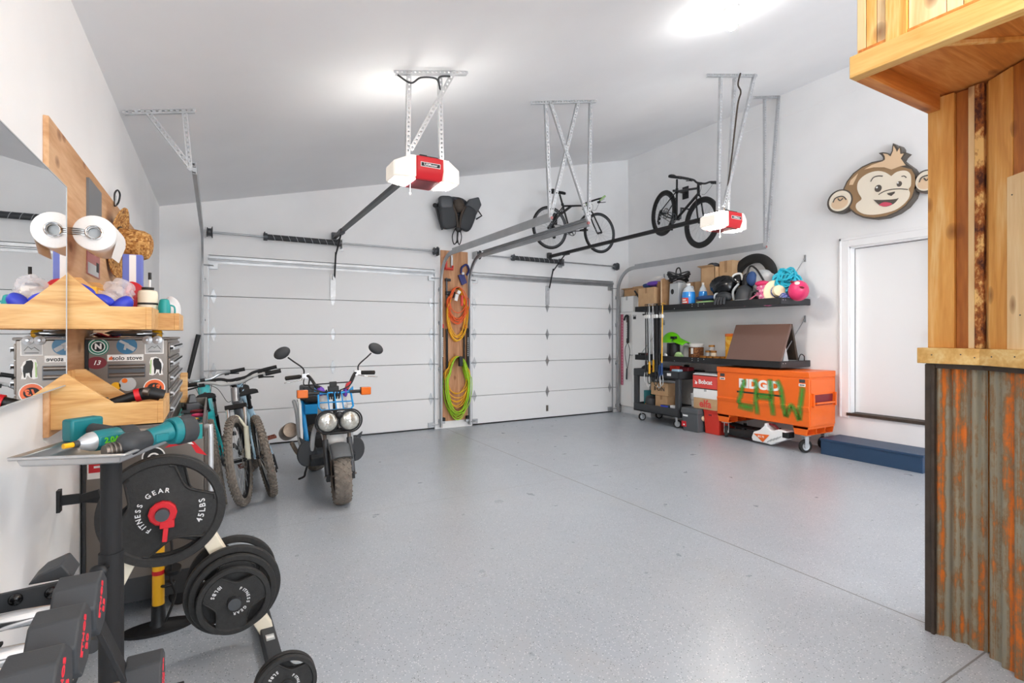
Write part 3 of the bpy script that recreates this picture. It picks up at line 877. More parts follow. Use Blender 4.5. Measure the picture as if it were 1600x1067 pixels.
def bicycle(label, loc, head, lean=0., pitch=0., R=.37, tr=.03, wb=1.15, frame_mat='grey_frame', tire='rubber', knobs=0, fork='susp', fork_mat='black', bar=.76, steer=0., seat_z=.93, rigid_r=.019, bars='riser', disc=.09, group=None, pedal='black', crank_a=.6, grip='black', rim='black', fat=1.0, bar_mat='black', hx=0, stance=.0):
    r = root('bicycle', label, 'bicycle', loc, rot=(lean, pitch, head), group=group)
    k = R / .37
    ax = Vector((-.39, 0, .921))
    fa = Vector((wb, 0, R))
    base = fa + Vector((-.045, 0, 0))
    hb = base + ax * (.50 if fork == 'susp' else .40) * (k if fork != 'susp' else 1)
    ht = hb + ax * .13
    bb = Vector((.435 * k, 0, R - .03 - .005))
    st = bb + Vector((-.32, 0, .947)) * .46
    ra = Vector((0, 0, R))
    S = Matrix.Translation(hb) @ Matrix.Rotation(steer, 4, ax) @ Matrix.Translation(-hb)
    b = B(frame_mat)
    f_ = rigid_r * fat
    b.tube([hb, ht], f_ * 1.25, 14)
    b.tube([hb + ax * .025, bb], f_ * 1.25, 14); b.tube([ht - ax * .025, st + (bb - st) * .06], f_, 14); b.tube([bb, st], f_ * .95, 12)
    for s in (-1, 1):
        b.tube(sm([bb + Vector((-.02, s * .03, 0)), bb + Vector((-.18, s * .055, .0)), ra + Vector((.01, s * .068, 0))], 4), .011, 8)
        b.tube(sm([st + (bb - st) * .1 + Vector((0, s * .02, 0)), st + (bb - st) * .1 + Vector((-.12, s * .05, -.15)), ra + Vector((.0, s * .068, .01))], 4), .009, 8)
    b.cyl(bb + Vector((0, -.045, 0)), bb + Vector((0, .045, 0)), .024, n=14)
    O('frame', b, r)
    b = B(fork_mat); b.M = S
    if fork == 'susp':
        for s in (-1, 1):
            q = Vector((0, s * .066, 0))
            b.m(fork_mat).tube([fa + q + Vector((-.02, 0, -.01)), base + q + ax * .27], .021, 12)
            b.m('chrome').tube([base + q + ax * .26, base + q + ax * .45], .016, 12)
        b.m('black').bar(base + ax * .46 + Vector((0, -.085, 0)), base + ax * .46 + Vector((0, .085, 0)), .045, .035, ax)
        b.m(fork_mat).tube(sm([base + Vector((.02, -.066, 0)) + ax * .27, base + Vector((.045, 0, 0)) + ax * .385, base + Vector((.02, .066, 0)) + ax * .27], 5), .011, 8)
    else:
        for s in (-1, 1): b.tube(sm([fa + Vector((0, s * .055, 0)), base + Vector((.01, s * .05, 0)) + ax * .2, hb + Vector((0, s * .035, 0)) - ax * .03, hb], 4), .012, 10)
    O('fork', b, r)
    b = B(bar_mat); b.M = S
    top = ht + ax * .03
    cl = top + Vector((.055, 0, .02))
    b.m('black').tube([ht, top + ax * .01], .018, 10); b.bar(top, cl, .04, .035)
    h = bar / 2
    b.m(bar_mat)
    if bars == 'riser': pts = [cl + Vector(p) for p in ((-.03, -h, .045), (.005, -h * .45, .035), (.0, -h * .22, .005), (0, 0, 0), (0, h * .22, .005), (.005, h * .45, .035), (-.03, h, .045))]
    elif bars == 'flat': pts = [cl + Vector(p) for p in ((-.02, -h, .0), (0, 0, 0), (-.02, h, .0))]
    else: pts = [cl + Vector(p) for p in ((.14, -h, .06), (.10, -h * .97, .03), (.0, -h * .8, 0), (0, 0, 0), (0, h * .8, 0), (.10, h * .97, .03), (.14, h, .06))]
    b.tube(sm(pts, 6), .0145, 10)
    hbo = O('handlebar', b, r)
    for s in (-1, 1):
        e = pts[0] if s < 0 else pts[-1]; e2 = pts[1] if s < 0 else pts[-2]
        dd = (e2 - e).normalized()
        b = B(grip); b.M = S; b.tube([e - dd * .005, e + dd * .125], .0185, 12); O('grip', b, hbo)
        b = B('black'); b.M = S
        c = e + dd * .16
        b.tube(sm([c, c + Vector((.05, s * .01, -.015)), c + Vector((.06, s * .11, -.03))], 4), .007, 6); b.box(c + Vector((.012, 0, -.012)), (.035, .04, .03))
        O('brake_lever', b, hbo)
    b = B('black'); b.M = S
    for s in (-1, 1):
        e = pts[1] if s < 0 else pts[-2]
        b.tube(sm([e + Vector((.04, 0, -.01)), cl + Vector((.13, s * .09, -.02)), cl + Vector((.08, s * .05, -.14)), hb + Vector((.02, s * .03, .02))], 5), .0025, 5)
    O('cables', b, r)
    sp = st + (st - bb).normalized() * 0
    up = (st - bb).normalized()
    sd = bb + up * ((seat_z - bb.z) / up.z)
    b = B('black'); b.tube([st - up * .05, sd - up * .03], .0155, 12); b.cyl(st - up * .02, st + up * .015, .022, n=12); O('seatpost', b, r)
    b = B('black_matte')
    vs = []; prof = [(-.15, .072, .012), (-.12, .078, .0), (-.06, .06, -.004), (0, .035, -.004), (.06, .024, -.002), (.12, .018, -.006)]
    for (x, wd, z) in prof:
        for j in range(9):
            a = -PI * .05 + PI * 1.1 * j / 8
            vs.append((sd.x + x, wd * math.cos(a), sd.z + z + .028 * math.sin(a) - (.01 if j in (0, 8) else 0)))
    fs = [(i * 9 + j, i * 9 + j + 1, i * 9 + 10 + j, i * 9 + 9 + j) for i in range(5) for j in range(8)] + [tuple(range(9)), tuple(range(45, 54))] + [(i * 9, i * 9 + 9, i * 9 + 17, i * 9 + 8) for i in range(5)]
    b.add(vs, fs); O('saddle', b, r)
    wheel('wheel', r, 0, R, R, tr, tire, rim, None, knobs, disc=disc)
    wheel('wheel', r, wb, R, R, tr, tire, rim, S, knobs, disc=disc)
    b = B('steel_dark')
    b.torus(bb + Vector((0, -.055, 0)), .075 * k, .006, (0, 1, 0), 28, 6)
    for q in range(4): a = q * PI / 2 + .4; b.bar(bb + Vector((0, -.055, 0)), bb + Vector((.075 * k * math.cos(a), -.055, .075 * k * math.sin(a))), .006, .016, (0, 1, 0))
    for s, a in ((-1, crank_a), (1, crank_a + PI)): b.bar(bb + Vector((0, s * .065, 0)), bb + Vector((.17 * math.cos(a), s * .085, .17 * math.sin(a))), .014, .026, (0, 1, 0))
    O('crankset', b, r)
    for s, a in ((-1, crank_a), (1, crank_a + PI)):
        c = bb + Vector((.17 * math.cos(a), s * .145, .17 * math.sin(a)))
        b = B(pedal)
        for q in (-.042, .042): b.box(c + Vector((q, 0, 0)), (.014, .1, .024))
        for q in (-.045, 0, .045): b.box(c + Vector((0, q, 0)), (.09, .012, .02))
        O('pedal', b, r)
    b = B('steel_dark')
    b.lathe([(.015, -.036), (.055, -.036), (.045, -.02), (.02, -.014)], (0, -.02, R), (0, 1, 0), 24)
    for z in (1, -1): b.tube([bb + Vector((0, -.056, z * .074 * k)), ra + Vector((0, -.05, z * .05))], .005, 6)
    O('chain', b, r)
    b = B('black'); b.bar(ra + Vector((.0, -.075, -.01)), ra + Vector((.02, -.085, -.15)), .014, .03); b.cyl(ra + Vector((.02, -.06, -.09)), ra + Vector((.02, -.08, -.09)), .026, n=12); b.cyl(ra + Vector((.03, -.06, -.16)), ra + Vector((.03, -.08, -.16)), .026, n=12); O('derailleur', b, r)
    return r
PK = 'bicycles parked side by side by the tool chest'
bicycle('teal mountain bike parked facing the garage door, beside the steel tool chest', (.065, 5.0, 0), PI / 2 + .03, -.14, R=.36, tr=.03, frame_mat='teal_frame', tire='tire_dusty', knobs=58, fat=2.3, seat_z=.90, fork_mat='black', group=PK, bar_mat='aluminium', bar=.74, crank_a=1.2)
bicycle('silver grey mountain bike with cream fork, between the teal and pale blue bikes', (.335, 6.05, 0), -PI / 2 - .10, .10, R=.372, tr=.031, wb=1.15, frame_mat='grey_frame', tire='tire_dusty', knobs=60, fat=1.35, fork_mat='fork_cream', steer=-.12, seat_z=.88, group=PK, pedal='rusty_pedal', crank_a=.5, bar=.78, bar_mat='light_grey')
bicycle('pale blue mountain bike parked facing the garage door, nearest to the scooter', (.445, 5.06, 0), PI / 2 + .06, -.19, R=.362, tr=.031, frame_mat='blue_frame', tire='tire_dusty', knobs=58, fat=1.35, seat_z=.92, fork_mat='black', group=PK, pedal='rusty_pedal', crank_a=.35, bar=.74)
# hung bikes
pt = .34; hd = math.atan2(-1.04, -.30)
up = Vector((math.sin(pt) * math.cos(hd), math.sin(pt) * math.sin(hd), math.cos(pt)))
c = Vector((6.42, 6.20, 3.42)) - up * .37
bicycle('black mountain bike hung high on the white wall above the loaded shelf', tuple(c), hd, 0, pt, R=.37, tr=.032, wb=1.12, frame_mat='black_gloss', fork='rigid', fork_mat='black_gloss', rigid_r=.017, seat_z=.95, steer=.1, crank_a=-1.2, bar=.70, knobs=0)
bicycle('black road bike hung on the back wall above the second garage door', (4.67, 6.93, 2.79), .03, 0, -.02, R=.345, tr=.014, wb=1.04, frame_mat='black', fork='rigid', fork_mat='black', rigid_r=.0155, seat_z=.93, bars='bull', bar=.42, disc=0, crank_a=.1, grip='pale_green', rim='steel_dark')
b = B('black'); b.bar((5.05, 7.36, 3.40), (5.05, 6.88, 3.52), .03, .03); b.bx(5.0, 5.1, 7.355, 7.37, 3.3, 3.5); b.bar((5.05, 6.90, 3.515), (5.28, 6.90, 3.56), .03, .02)
one('bike_mount', b, 'black wall arm carrying the hung road bike', 'wall mount')
b = B('black'); b.bar((6.71, 6.0, 3.75), (6.36, 5.93, 3.72), .03, .03); b.bx(6.705, 6.719, 5.94, 6.06, 3.65, 3.85)
one('bike_mount', b, 'black wall arm carrying the hung black mountain bike', 'wall mount')

# ------------------------------------------------------------------ scooter (x forward, y to its left, origin at the rear tyre contact)
SR = root('scooter', 'white and blue scooter with twin round headlights in front of the first garage door', 'scooter', (.925, 5.80, 0), -PI / 2)
def tread_tire(cx, R, tr, wd, st=None, nm='wheel'):
    b = B('tire_dusty')
    if st is not None: b.M = st
    b.lathe([(R - .10, -wd * .40), (R - .06, -wd * .5), (R - .025, -wd * .48), (R - .006, -wd * .33), (R, -wd * .12), (R, wd * .12), (R - .006, wd * .33), (R - .025, wd * .48), (R - .06, wd * .5), (R - .10, wd * .40)], (cx, 0, R), (0, 1, 0), 48)
    for i in range(26):
        for s in (-1, 1):
            for (l0, l1, o) in ((.04, .24, 0), (.27, .46, .4)):
                pts = []
                for q in range(2):
                    l = (l0, l1)[q]; a = 2 * PI * (i + o + q * .45 + (.5 if s > 0 else 0)) / 26
                    rr = R + .001 - (.0 if l < .2 else (.006 if l < .35 else .022))
                    pts.append((cx + rr * math.cos(a), s * l * wd, R + rr * math.sin(a)))
                b.bar(pts[0], pts[1], .022, .012, (pts[0][0] - cx, 0, pts[0][2] - R))
    wl = O(nm, b, SR)
    b = B('black')
    if st is not None: b.M = st
    b.lathe([(R - .095, -wd * .4), (R - .11, -wd * .25), (.05, -wd * .2), (.03, -wd * .3), (0.0, -wd * .3)], (cx, 0, R), (0, 1, 0), 32); b.lathe([(R - .095, wd * .4), (R - .11, wd * .25), (.05, wd * .2), (.03, wd * .3), (0.0, wd * .3)], (cx, 0, R), (0, 1, 0), 32)
    O('rim', b, wl)
axs = Vector((-.42, 0, .907))
Sst = Matrix.Translation((1.10, 0, .6)) @ Matrix.Rotation(-.09, 4, axs) @ Matrix.Translation((-1.10, 0, -.6))
tread_tire(1.27, .235, .06, .135, Sst, 'front_wheel'); tread_tire(0, .235, .06, .14, None, 'rear_wheel')
b = B('steel_dark'); b.M = Sst
for s in (-1, 1):
    b.m('steel_dark').tube([(1.255, s * .10, .24), (1.13, s * .10, .52)], .024, 12); b.m('brushed').tube([(1.13, s * .10, .50), (1.09, s * .10, .60)], .016, 10)
    b.m('black').box((1.255, s * .1, .225), (.06, .03, .06))
b.m('brushed').cyl((1.27, -.13, .235), (1.27, .13, .235), .009, n=10); b.m('black').bx(1.05, 1.13, -.12, .12, .565, .60); b.tube([(1.09, 0, .58), (.97, 0, .86)], .022, 12)
O('fork', b, SR, .002)
b = B('grey_plastic'); b.M = Sst
def fen(s, t):
    a = math.radians(46 + 84 * t); rr = .275 - .022 * abs(2 * s - 1) ** 3
    return (1.27 + rr * math.cos(a), (s - .5) * .165, .235 + rr * math.sin(a))
b.sheet(fen, 8, 14)
b.sheet(lambda s, t: (1.27 + .268 * math.cos(math.radians(46 + 84 * t)) * (1 - .25 * s), -.083, .235 + .262 * math.sin(math.radians(46 + 84 * t)) * (1 - .16 * s)), 2, 14)
b.sheet(lambda s, t: (1.27 + .268 * math.cos(math.radians(46 + 84 * t)) * (1 - .25 * s), .083, .235 + .262 * math.sin(math.radians(46 + 84 * t)) * (1 - .16 * s)), 2, 14)
fe = O('front_fender', b, SR)
md = fe.modifiers.new('thick', 'SOLIDIFY'); md.thickness = .005
# twin headlights on an oval black guard
for s in (-1, 1):
    b = B('black'); b.lathe([(.086, -.06), (.09, -.01), (.09, .012), (.082, .014), (.078, 0)], (1.20, s * .092, .68), (1, 0, 0), 28); b.lathe([(.07, -.09), (.086, -.06)], (1.20, s * .092, .68), (1, 0, 0), 24)
    h = O('headlight', b, SR)
    b = B('headlight_glass'); b.lathe([(.08, .004), (.074, .012), (.05, .02), (.025, .024), (0, .025)], (1.20, s * .092, .68), (1, 0, 0), 28); b.lathe([(.022, -.0), (.02, .03), (0, .034)], (1.20, s * .092, .67), (1, 0, 0), 16); O('lens', b, h)
b = B('black')
ov = []
for i in range(40):
    a = 2 * PI * i / 40
    ov.append((1.205, (.095 if math.cos(a) > 0 else -.095) + .098 * math.cos(a), .68 + .098 * math.sin(a)))
b.tube(ov, .007, 8, True); b.bx(1.12, 1.18, -.07, .07, .565, .59)
b.ell((1.215, 0, .735), (.02, .032, .032)); O('headlight_guard', b, SR)
b = B('white_plastic')
def cowl(s, t):
    z = .46 + .46 * t; hw = .10 + .05 * min(1, t * 2.2) - .03 * t
    y = (2 * s - 1) * hw
    return (1.13 - .16 * t - .09 * (abs(2 * s - 1)) ** 3, y, z)
b.sheet(cowl, 12, 8); cw = O('front_cowl', b, SR); md = cw.modifiers.new('thick', 'SOLIDIFY'); md.thickness = .012; md.offset = -1
b = B('blue')
P = [(1.09, -.145, .79), (1.09, -.12, .765), (1.10, .12, .765), (1.09, .145, .79), (1.02, .14, .90), (1.0, .10, .905), (1.0, -.10, .905), (1.02, -.14, .90)]
b.tube(P, .009, 8, True)
for y in (-.06, 0, .06): b.tube([(1.10, y, .765), (1.005, y, .905)], .006, 6)
b.tube([(1.06, -.14, .83), (1.065, .14, .83)], .006, 6)
for s in (-1, 1): b.prism([(s * .10, .90), (s * .17, .89), (s * .165, .955), (s * .135, .93)], .985, 1.0, 'yz')
O('front_rack', b, SR)
for s in (-1, 1):
    b = B('black'); b.cyl((1.02, s * .13, .91), (1.02, s * .235, .91), .015, n=10); b.bx(.985, 1.02, s * .27 - .042, s * .27 + .042, .878, .944)
    t_ = O('turn_signal', b, SR, .004)
    b = B('orange_lens'); b.bx(1.02, 1.055, s * .27 - .044, s * .27 + .044, .876, .946); O('lens', b, t_, .008)
b = B('black'); b.M = Sst
hbp = sm([(.86, -.39, 1.05), (.88, -.24, 1.06), (.92, -.19, 1.05), (.965, -.115, .92), (.97, -.07, .90), (.97, .07, .90), (.965, .115, .92), (.92, .19, 1.05), (.88, .24, 1.06), (.86, .39, 1.05)], 6)
b.tube(hbp, .013, 10); b.tube([(.94, -.155, .985), (.94, .155, .985)], .006, 8); b.bx(.93, 1.0, -.045, .045, .87, .96); b.bx(.94, .985, -.03, .03, .95, 1.0); hb_ = O('handlebar', b, SR, .002)
for s in (-1, 1):
    b = B('rubber'); b.M = Sst; b.cyl((.864, s * .385, 1.05), (.878, s * .265, 1.058), .019, n=14); O('grip', b, hb_)
    b = B('chrome'); b.M = Sst; b.box((.885, s * .225, 1.06), (.05, .06, .05)); b.tube(sm([(.91, s * .23, 1.045), (.94, s * .28, 1.03), (.93, s * .40, 1.015)], 4), .006, 6); O('brake_lever', b, hb_, .004)
    b = B('black'); b.M = Sst
    b.tube(sm([(.885, s * .235, 1.07), (.885, s * .24, 1.13), (.88, s * .32, 1.20), (.875, s * .36, 1.235)], 5), .0065, 8)
    mo = O('mirror', b, SR)
    b = B('charcoal'); b.M = Sst @ Matrix.Translation((.87, s * .405, 1.275)) @ Matrix.Rotation(s * -.5, 4, 'X')
    b.ell((0, 0, 0), (.025, .072, .05), 20, 10); O('mirror_shell', b, mo)
b = B('black'); b.M = Sst
b.tube(sm([(.92, -.19, 1.04), (1.0, -.2, .97), (1.02, -.12, .93), (1.0, -.03, .9)], 5), .007, 6); b.tube(sm([(.92, .2, 1.04), (.99, .14, .96), (1.0, .05, .92), (.98, .0, .88)], 5), .006, 6)
b.tube(sm([(.9, -.235, 1.04), (.97, -.24, .99), (1.0, -.16, .985), (.98, -.1, .95), (.97, -.05, .9)], 5), .005, 6)
for k in range(5): b.tube(sm([(.96 + .01 * k, -.06 + .03 * k, .93), (1.01, -.05 + .025 * k, .9), (1.0, -.04 + .02 * k, .85)], 4), .006, 6)
O('cables', b, SR)
b = B('purple'); b.blob((.97, -.11, .92), (.03, .035, .04), .1, seed=2); b.blob((.98, .10, .90), (.03, .02, .04), .1, seed=3); O('purple_padding', b, SR)
b = B('red'); b.prism([(.085, .90), (.13, .93), (.15, 1.0), (.11, .98)], .96, .985, 'yz'); O('red_tag', b, SR)
# frame, floor, seat, rear
b = B('light_grey')
for s in (-1, 1):
    b.tube(sm([(1.0, s * .09, .78), (.92, s * .16, .55), (.84, s * .17, .34), (.5, s * .17, .28), (.30, s * .19, .36), (.16, s * .20, .62), (-.25, s * .18, .70)], 6), .02, 10)
O('tube_frame', b, SR)
b = B('blue')
for s in (-1, 1): b.tube(sm([(.34, s * .13, .35), (.22, s * .15, .62), (.12, s * .15, .74)], 5), .022, 10)
b.bx(.05, .26, -.14, .14, .62, .72); O('blue_frame_cover', b, SR, .01)
b = B('white_plastic'); 
for s in (-1, 1): b.prism([(.36, .34), (.44, .34), (.30, .74), (.20, .78)], s * .19 - .012, s * .19 + .012, 'xz')
O('side_cover', b, SR, .004)
b = B('black_matte'); b.bx(-.32, .28, -.14, .14, .735, .80); O('seat', b, SR, .03, 4)
b = B('charcoal')
b.prism([(.40, .26), (.95, .26), (1.0, .34), (.95, .36), (.40, .31)], -.19, .19, 'xz')
O('floorboard', b, SR, .006)
for s in (-1, 1):
    b = B('charcoal')
    lo = []
    for i in range(20):
        a = 2 * PI * i / 20
        lo.append((s * (.21 + .085 * math.cos(a)), .36 + .115 * math.sin(a) * (1.0 if math.sin(a) > 0 else .95)))
    b.prism(lo, .86, .90, 'yz'); b.prism([(s * .12, .40), (s * .21, .47), (s * .28, .52), (s * .24, .40)], .86, .89, 'yz')
    O('leg_guard', b, SR, .008)
b = B('black_matte'); b.bx(-.1, .42, -.11, .11, .18, .42); b.cyl((.1, .11, .26), (.1, .16, .26), .09, n=20); O('engine', b, SR, .02)
b = B('muffler'); b.lathe([(.03, -.25), (.075, -.23), (.08, -.2), (.08, .12), (.07, .15), (.0, .155)], (-.02, -.255, .42), (1, 0, .25), 20); b.tube(sm([(.2, -.1, .2), (.3, -.2, .24), (.2, -.255, .34)], 5), .02, 8); O('muffler', b, SR)
b = B('black'); b.bx(-.55, -.3, -.07, .07, .4, .62); O('rear_fender', b, SR, .01)
b = B('black'); b.tube(sm([(.3, .16, .22), (.31, .23, .10), (.34, .27, .015)], 4), .011, 8); O('kickstand', b, SR)
b = B('black'); b.tube(sm([(.58, -.16, .20), (.60, -.185, .13), (.63, -.20, .10), (.66, -.25, .09)], 4), .010, 8); O('foot_lever', b, SR)
b = B('charcoal'); b.bx(-.5, -.15, -.12, .12, .66, .70); b.bx(-.46, -.14, -.10, .10, .70, .86); O('tail_bag', b, SR, .02)

# ------------------------------------------------------------------ left wall: mirror, plywood sheet, organisers
FR = lambda x, y, z: frame((x, y, z), (1, 0, 0), (0, 0, 1))      # lettering that faces the room's front
FW = lambda x, y, z: frame((x, y, z), (0, -1, 0), (0, 0, 1))     # lettering on the entry-door wall
r = root('wall_mirror', 'large frameless mirror on the white wall beside the plywood sheet', 'mirror', (-.5, 2.62, 1.61))
b = B('mirror_glass'); b.bx(-.006, 0, -1.5, 0, -.384, .384); O('glass', b, r)
b = B('light_grey'); b.bx(-.0061, .0015, 0, .0035, -.386, .386); b.bx(-.0061, .0015, -1.5, .0035, .384, .3875); b.bx(-.0061, .0015, -1.5, .0035, -.3875, -.384); O('edge_trim', b, r)
b = B('charcoal'); b.bx(-.06, -.0065, -1.45, -.05, -.33, .33); O('back_panel', b, r)
b = B('ply'); b.bx(XL, -.544, 2.58, 5.02, 1.03, 2.25); one('plywood_sheet', b, 'large plywood sheet on the wall behind the mirror with wooden organisers hung on it', 'tool board', bev=.002)

def organizer(label, y0, y1, xf, z0, zf, zp, xs, xp):
    """open wooden bin: two sloped side panels, floor, front board"""
    r = root('wooden_organizer', label, 'organizer', (-.544, y0, z0))
    w = xf + .544
    for yy in (0, y1 - y0 - .018):
        b = B('oak_x'); b.prism([(0, 0), (w - .02, 0), (w - .02, zf - z0), (xs + .544, zf - z0), (xp + .544, zp - z0), (0, zp - z0)], yy, yy + .018, 'xz'); O('side_panel', b, r, .0015)
    b = B('oak_x'); b.prism([(0, .0), (.02, .0), (y1 - y0 - .02, 0), (y1 - y0, .0), (y1 - y0, (zf - z0) + .0), (y1 - y0 - .02, (zf - z0) + .0), (.02, zf - z0), (0, zf - z0)], w - .02, w, 'yz'); O('front_board', b, r, .0015)
    b = B('oak_x'); b.bx(0, w - .02, .018, y1 - y0 - .018, 0, .014); b.bx(0, .014, .018, y1 - y0 - .018, .014, zp - z0); O('floor_board', b, r)
    return r
organizer('upper wooden organizer at the mirror edge, holding a plastic bag', 2.64, 2.95, -.228, 1.443, 1.536, 1.672, -.371, -.51)
organizer('small wooden organizer farther along the wall, under the cream spray bottle and teal mug', 3.02, 3.42, -.150, 1.443, 1.525, 1.66, -.30, -.46)
organizer('lower wooden organizer holding a black and red power tool', 2.60, 2.95, -.185, 1.055, 1.145, 1.268, -.349, -.496)

# paper towel roll on a chrome holder
r = root('paper_towel_roll', 'paper towel roll on a chrome wire holder beside the mirror edge', 'paper towels', (-.435, 2.75, 1.845))
b = B('paper'); b.lathe([(.021, 0), (.066, 0), (.073, .004), (.074, .03), (.074, .27), (.07, .28), (.021, .28)], (0, 0, 0), (0, 1, 0), 40)
O('paper', b, r)
b = B('paper'); b.sheet(lambda s, t: (.074 * math.cos(-.2 - .9 * t) + .02 * t * t, .03 + .25 * s - .05 * t * s, .074 * math.sin(-.2 - .9 * t) - .03 * t * t), 4, 8); O('loose_end', b, r)
b = B('chrome')
for k in range(3): b.torus((0, -.004 - k * .004, 0), .029 - .001 * k, .0034, (0, 1, 0), 28, 8)
for k in range(4): b.tube([(-.02, -.004, -.012 + .008 * k), (-.108, -.004, -.012 + .008 * k)], .0026, 6)
b.m('light_grey').cyl((0, .012, 0), (0, .016, 0), .0215, n=24); b.m('chrome').tube([(0, .29, 0), (-.108, .29, 0)], .004, 6)
O('wire_holder', b, r)

# straw hat hung on a carabiner hook
r = root('straw_hat', 'woven straw hat with a black cord hung on the plywood sheet', 'hat', (-.525, 3.92, 2.0), rot=(0, .10, -.12))
b = B('straw')
b.sheet(lambda s, t: ((.012 + .010 * math.cos(4 * PI * s + .6) * t * t + .02 * t * t), (.085 + .10 * t) * math.sin(2 * PI * s), (.085 + .13 * t) * math.cos(2 * PI * s) - .02), 48, 8)
hb_ = O('brim', b, r); md = hb_.modifiers.new('thick', 'SOLIDIFY'); md.thickness = .006
b = B('straw'); b.lathe([(.09, .0), (.092, .03), (.094, .10), (.09, .15), (.075, .18), (.05, .192), (0, .195)], (0, 0, -.02), (1, 0, .0), 36); O('crown', b, r)
b = B('black'); b.torus((.028, 0, -.02), .095, .004, (1, 0, .0), 40, 6); O('cord', b, r)
b = B('black'); b.tube(sm([(0, 0, .0), (.012, .03, .03), (.02, .03, .08), (.012, 0, .10), (.0, -.02, .07), (.0, -.012, .01)], 5, True), .005, 6, True)
b.m('chrome').tube([(.004, -.022, .0), (.006, -.022, .06)], .004, 6)
one('carabiner_hook', b, 'black and chrome carabiner hook above the straw hat', 'hook', (-.535, 4.03, 2.22))
b = B('screen_grey'); b.bx(XL + .018, -.532, 3.24, 3.565, 1.88, 2.19); b.m('label').bx(-.532, -.5315, 3.47, 3.476, 1.92, 2.02); one('control_panel', b, 'flat dark grey panel on the plywood sheet above the paper towels', 'panel', bev=.003)
r = root('magazine', 'pink and grey magazine page pinned on the plywood sheet under the paper towels', 'picture', (-.543, 3.4, 1.78))
b = B('photo_red'); b.bx(0, .004, -.16, .16, -.06, .07); O('page', b, r)
b = B('light_grey'); b.bx(.004, .0045, -.15, .12, -.055, .0); b.m('ink').bx(.0045, .005, .06, .13, -.03, .02); b.m('ink').bx(.0045, .005, -.12, -.04, .05, .062); O('photograph', b, r)
b = B('yellow'); b.bx(-.05, .05, -.07, .07, 0, .16); b.m('orange_cord').bx(.05, .051, -.05, .05, .03, .12); b.m('yellow')
for k in range(5): b.m('orange_cord').bx(-.04, .04, -.0715, -.07, .07 + k * .016, .078 + k * .016)
one('box', b, 'small yellow and orange box behind the plastic bag', 'box', (-.475, 2.80, 1.459), group=None)
r = root('plastic_bag', 'clear plastic bag with bright blue packets in the upper organizer', 'bag', (-.405, 2.79, 1.545))
b = B('clear_bag'); b.blob((0, 0, .0), (.085, .07, .06), .5, 4.5, 4, 40, 24); b.blob((.05, .0, .06), (.05, .04, .05), .6, 5, 8, 30, 18); O('film', b, r)
b = B('cobalt'); b.blob((-.06, -.06, .055), (.045, .025, .026), .15, 2, 1, R=rotm(.5, 'Y')); O('packet', b, r)
b = B('cobalt'); b.blob((.065, -.065, -.005), (.052, .03, .032), .12, 2, 2, R=rotm(-.9, 'Y')); O('packet', b, r)
b = B('cobalt'); b.blob((-.0, -.07, .02), (.045, .02, .022), .12, 2, 3, R=rotm(.4, 'Y')); O('packet', b, r)
r = root('carton', 'tall blue and white striped carton in the small organizer below the hat', 'box', (-.365, 3.31, 1.457))
b = B('flag_blue'); b.bx(-.042, .042, -.03, .03, 0, .375); O('body', b, r, .003)
b = B('label'); b.bx(-.013, .016, -.0315, -.03, .14, .372); O('white_stripe', b, r)
b = B('red'); b.blob((0, 0, .11), (.055, .035, .12), .12, 2, 5, pw=.8); one('pouch', b, 'bright red pouch standing between the carton and the cream spray bottle', 'pouch', (-.345, 3.22, 1.457))
r = root('spray_bottle', 'cream plastic bottle with a black pump nozzle on the small organizer', 'bottle', (-.285, 3.12, 1.457))
b = B('cream'); b.lathe([(0, 0), (.04, 0), (.042, .01), (.042, .165), (.038, .178), (.02, .185), (0, .185)], n=24); O('body', b, r)
b = B('ink'); b.lathe([(.0424, .11), (.0424, .12)], n=24); b.lathe([(.024, .182), (.026, .186), (.026, .196), (0, .198)], n=20); O('cap', b, r)
b = B('white_plastic'); b.cyl((0.008, 0, .19), (.008, 0, .235), .005, n=8); b.m('ink').cyl((.008, 0, .235), (.008, 0, .27), .007, n=8); O('nozzle', b, r)
r = root('mug', 'teal mug standing in the small organizer', 'mug', (-.215, 3.09, 1.457))
b = B('teal'); b.lathe([(0, 0), (.024, 0), (.027, .02), (.027, .10), (.02, .135), (.012, .14), (0, .14)], n=24); b.tube(sm([(.025, 0, .11), (.042, 0, .1), (.042, 0, .06), (.026, 0, .045)], 4), .004, 6); O('body', b, r)
b = B('plate_white'); b.blob((0, 0, .07), (.05, .04, .08), .3, 2.5, 9); one('plastic_bag', b, 'crumpled white plastic bag at the far end of the small organizer', 'bag', (-.205, 3.26, 1.46))
r = root('power_tool', 'black and red cordless power tool lying in the lower organizer', 'power tool', (-.39, 2.72, 1.125))
b = B('black'); b.tube([(0, 0, 0), (.08, 0, .03), (.10, 0, .035)], [.022, .02, .022], 14); b.tube([(.115, 0, .04), (.15, 0, .045), (.2, .0, .03)], [.026, .028, .024], 14); O('body', b, r)
b = B('red'); b.cyl((.097, 0, .035), (.116, 0, .04), .028, n=18); O('collar', b, r)
b = B('brushed'); b.cyl((.13, -.022, .055), (.15, -.028, .05), .016, n=12); O('switch', b, r)
b = B('charcoal'); b.bx(-.03, .03, -.03, .03, 0, .075); one('battery', b, 'dark grey battery block in the lower organizer behind the power tool', 'battery', (-.435, 2.85, 1.07), bev=.004)
for k, (dx, dy) in enumerate(((0, 0), (.06, .01))):
    b = B('black'); b.cyl((0, 0, 0), (.09, .05, 0), .014, n=10)
    one('drill_bit_tube', b, ('black tube lying under the power tool in the lower organizer', 'black tube lying by the front board of the lower organizer')[k], 'tube', (-.36 + dx * 1.1, 2.66 + dy, 1.084))

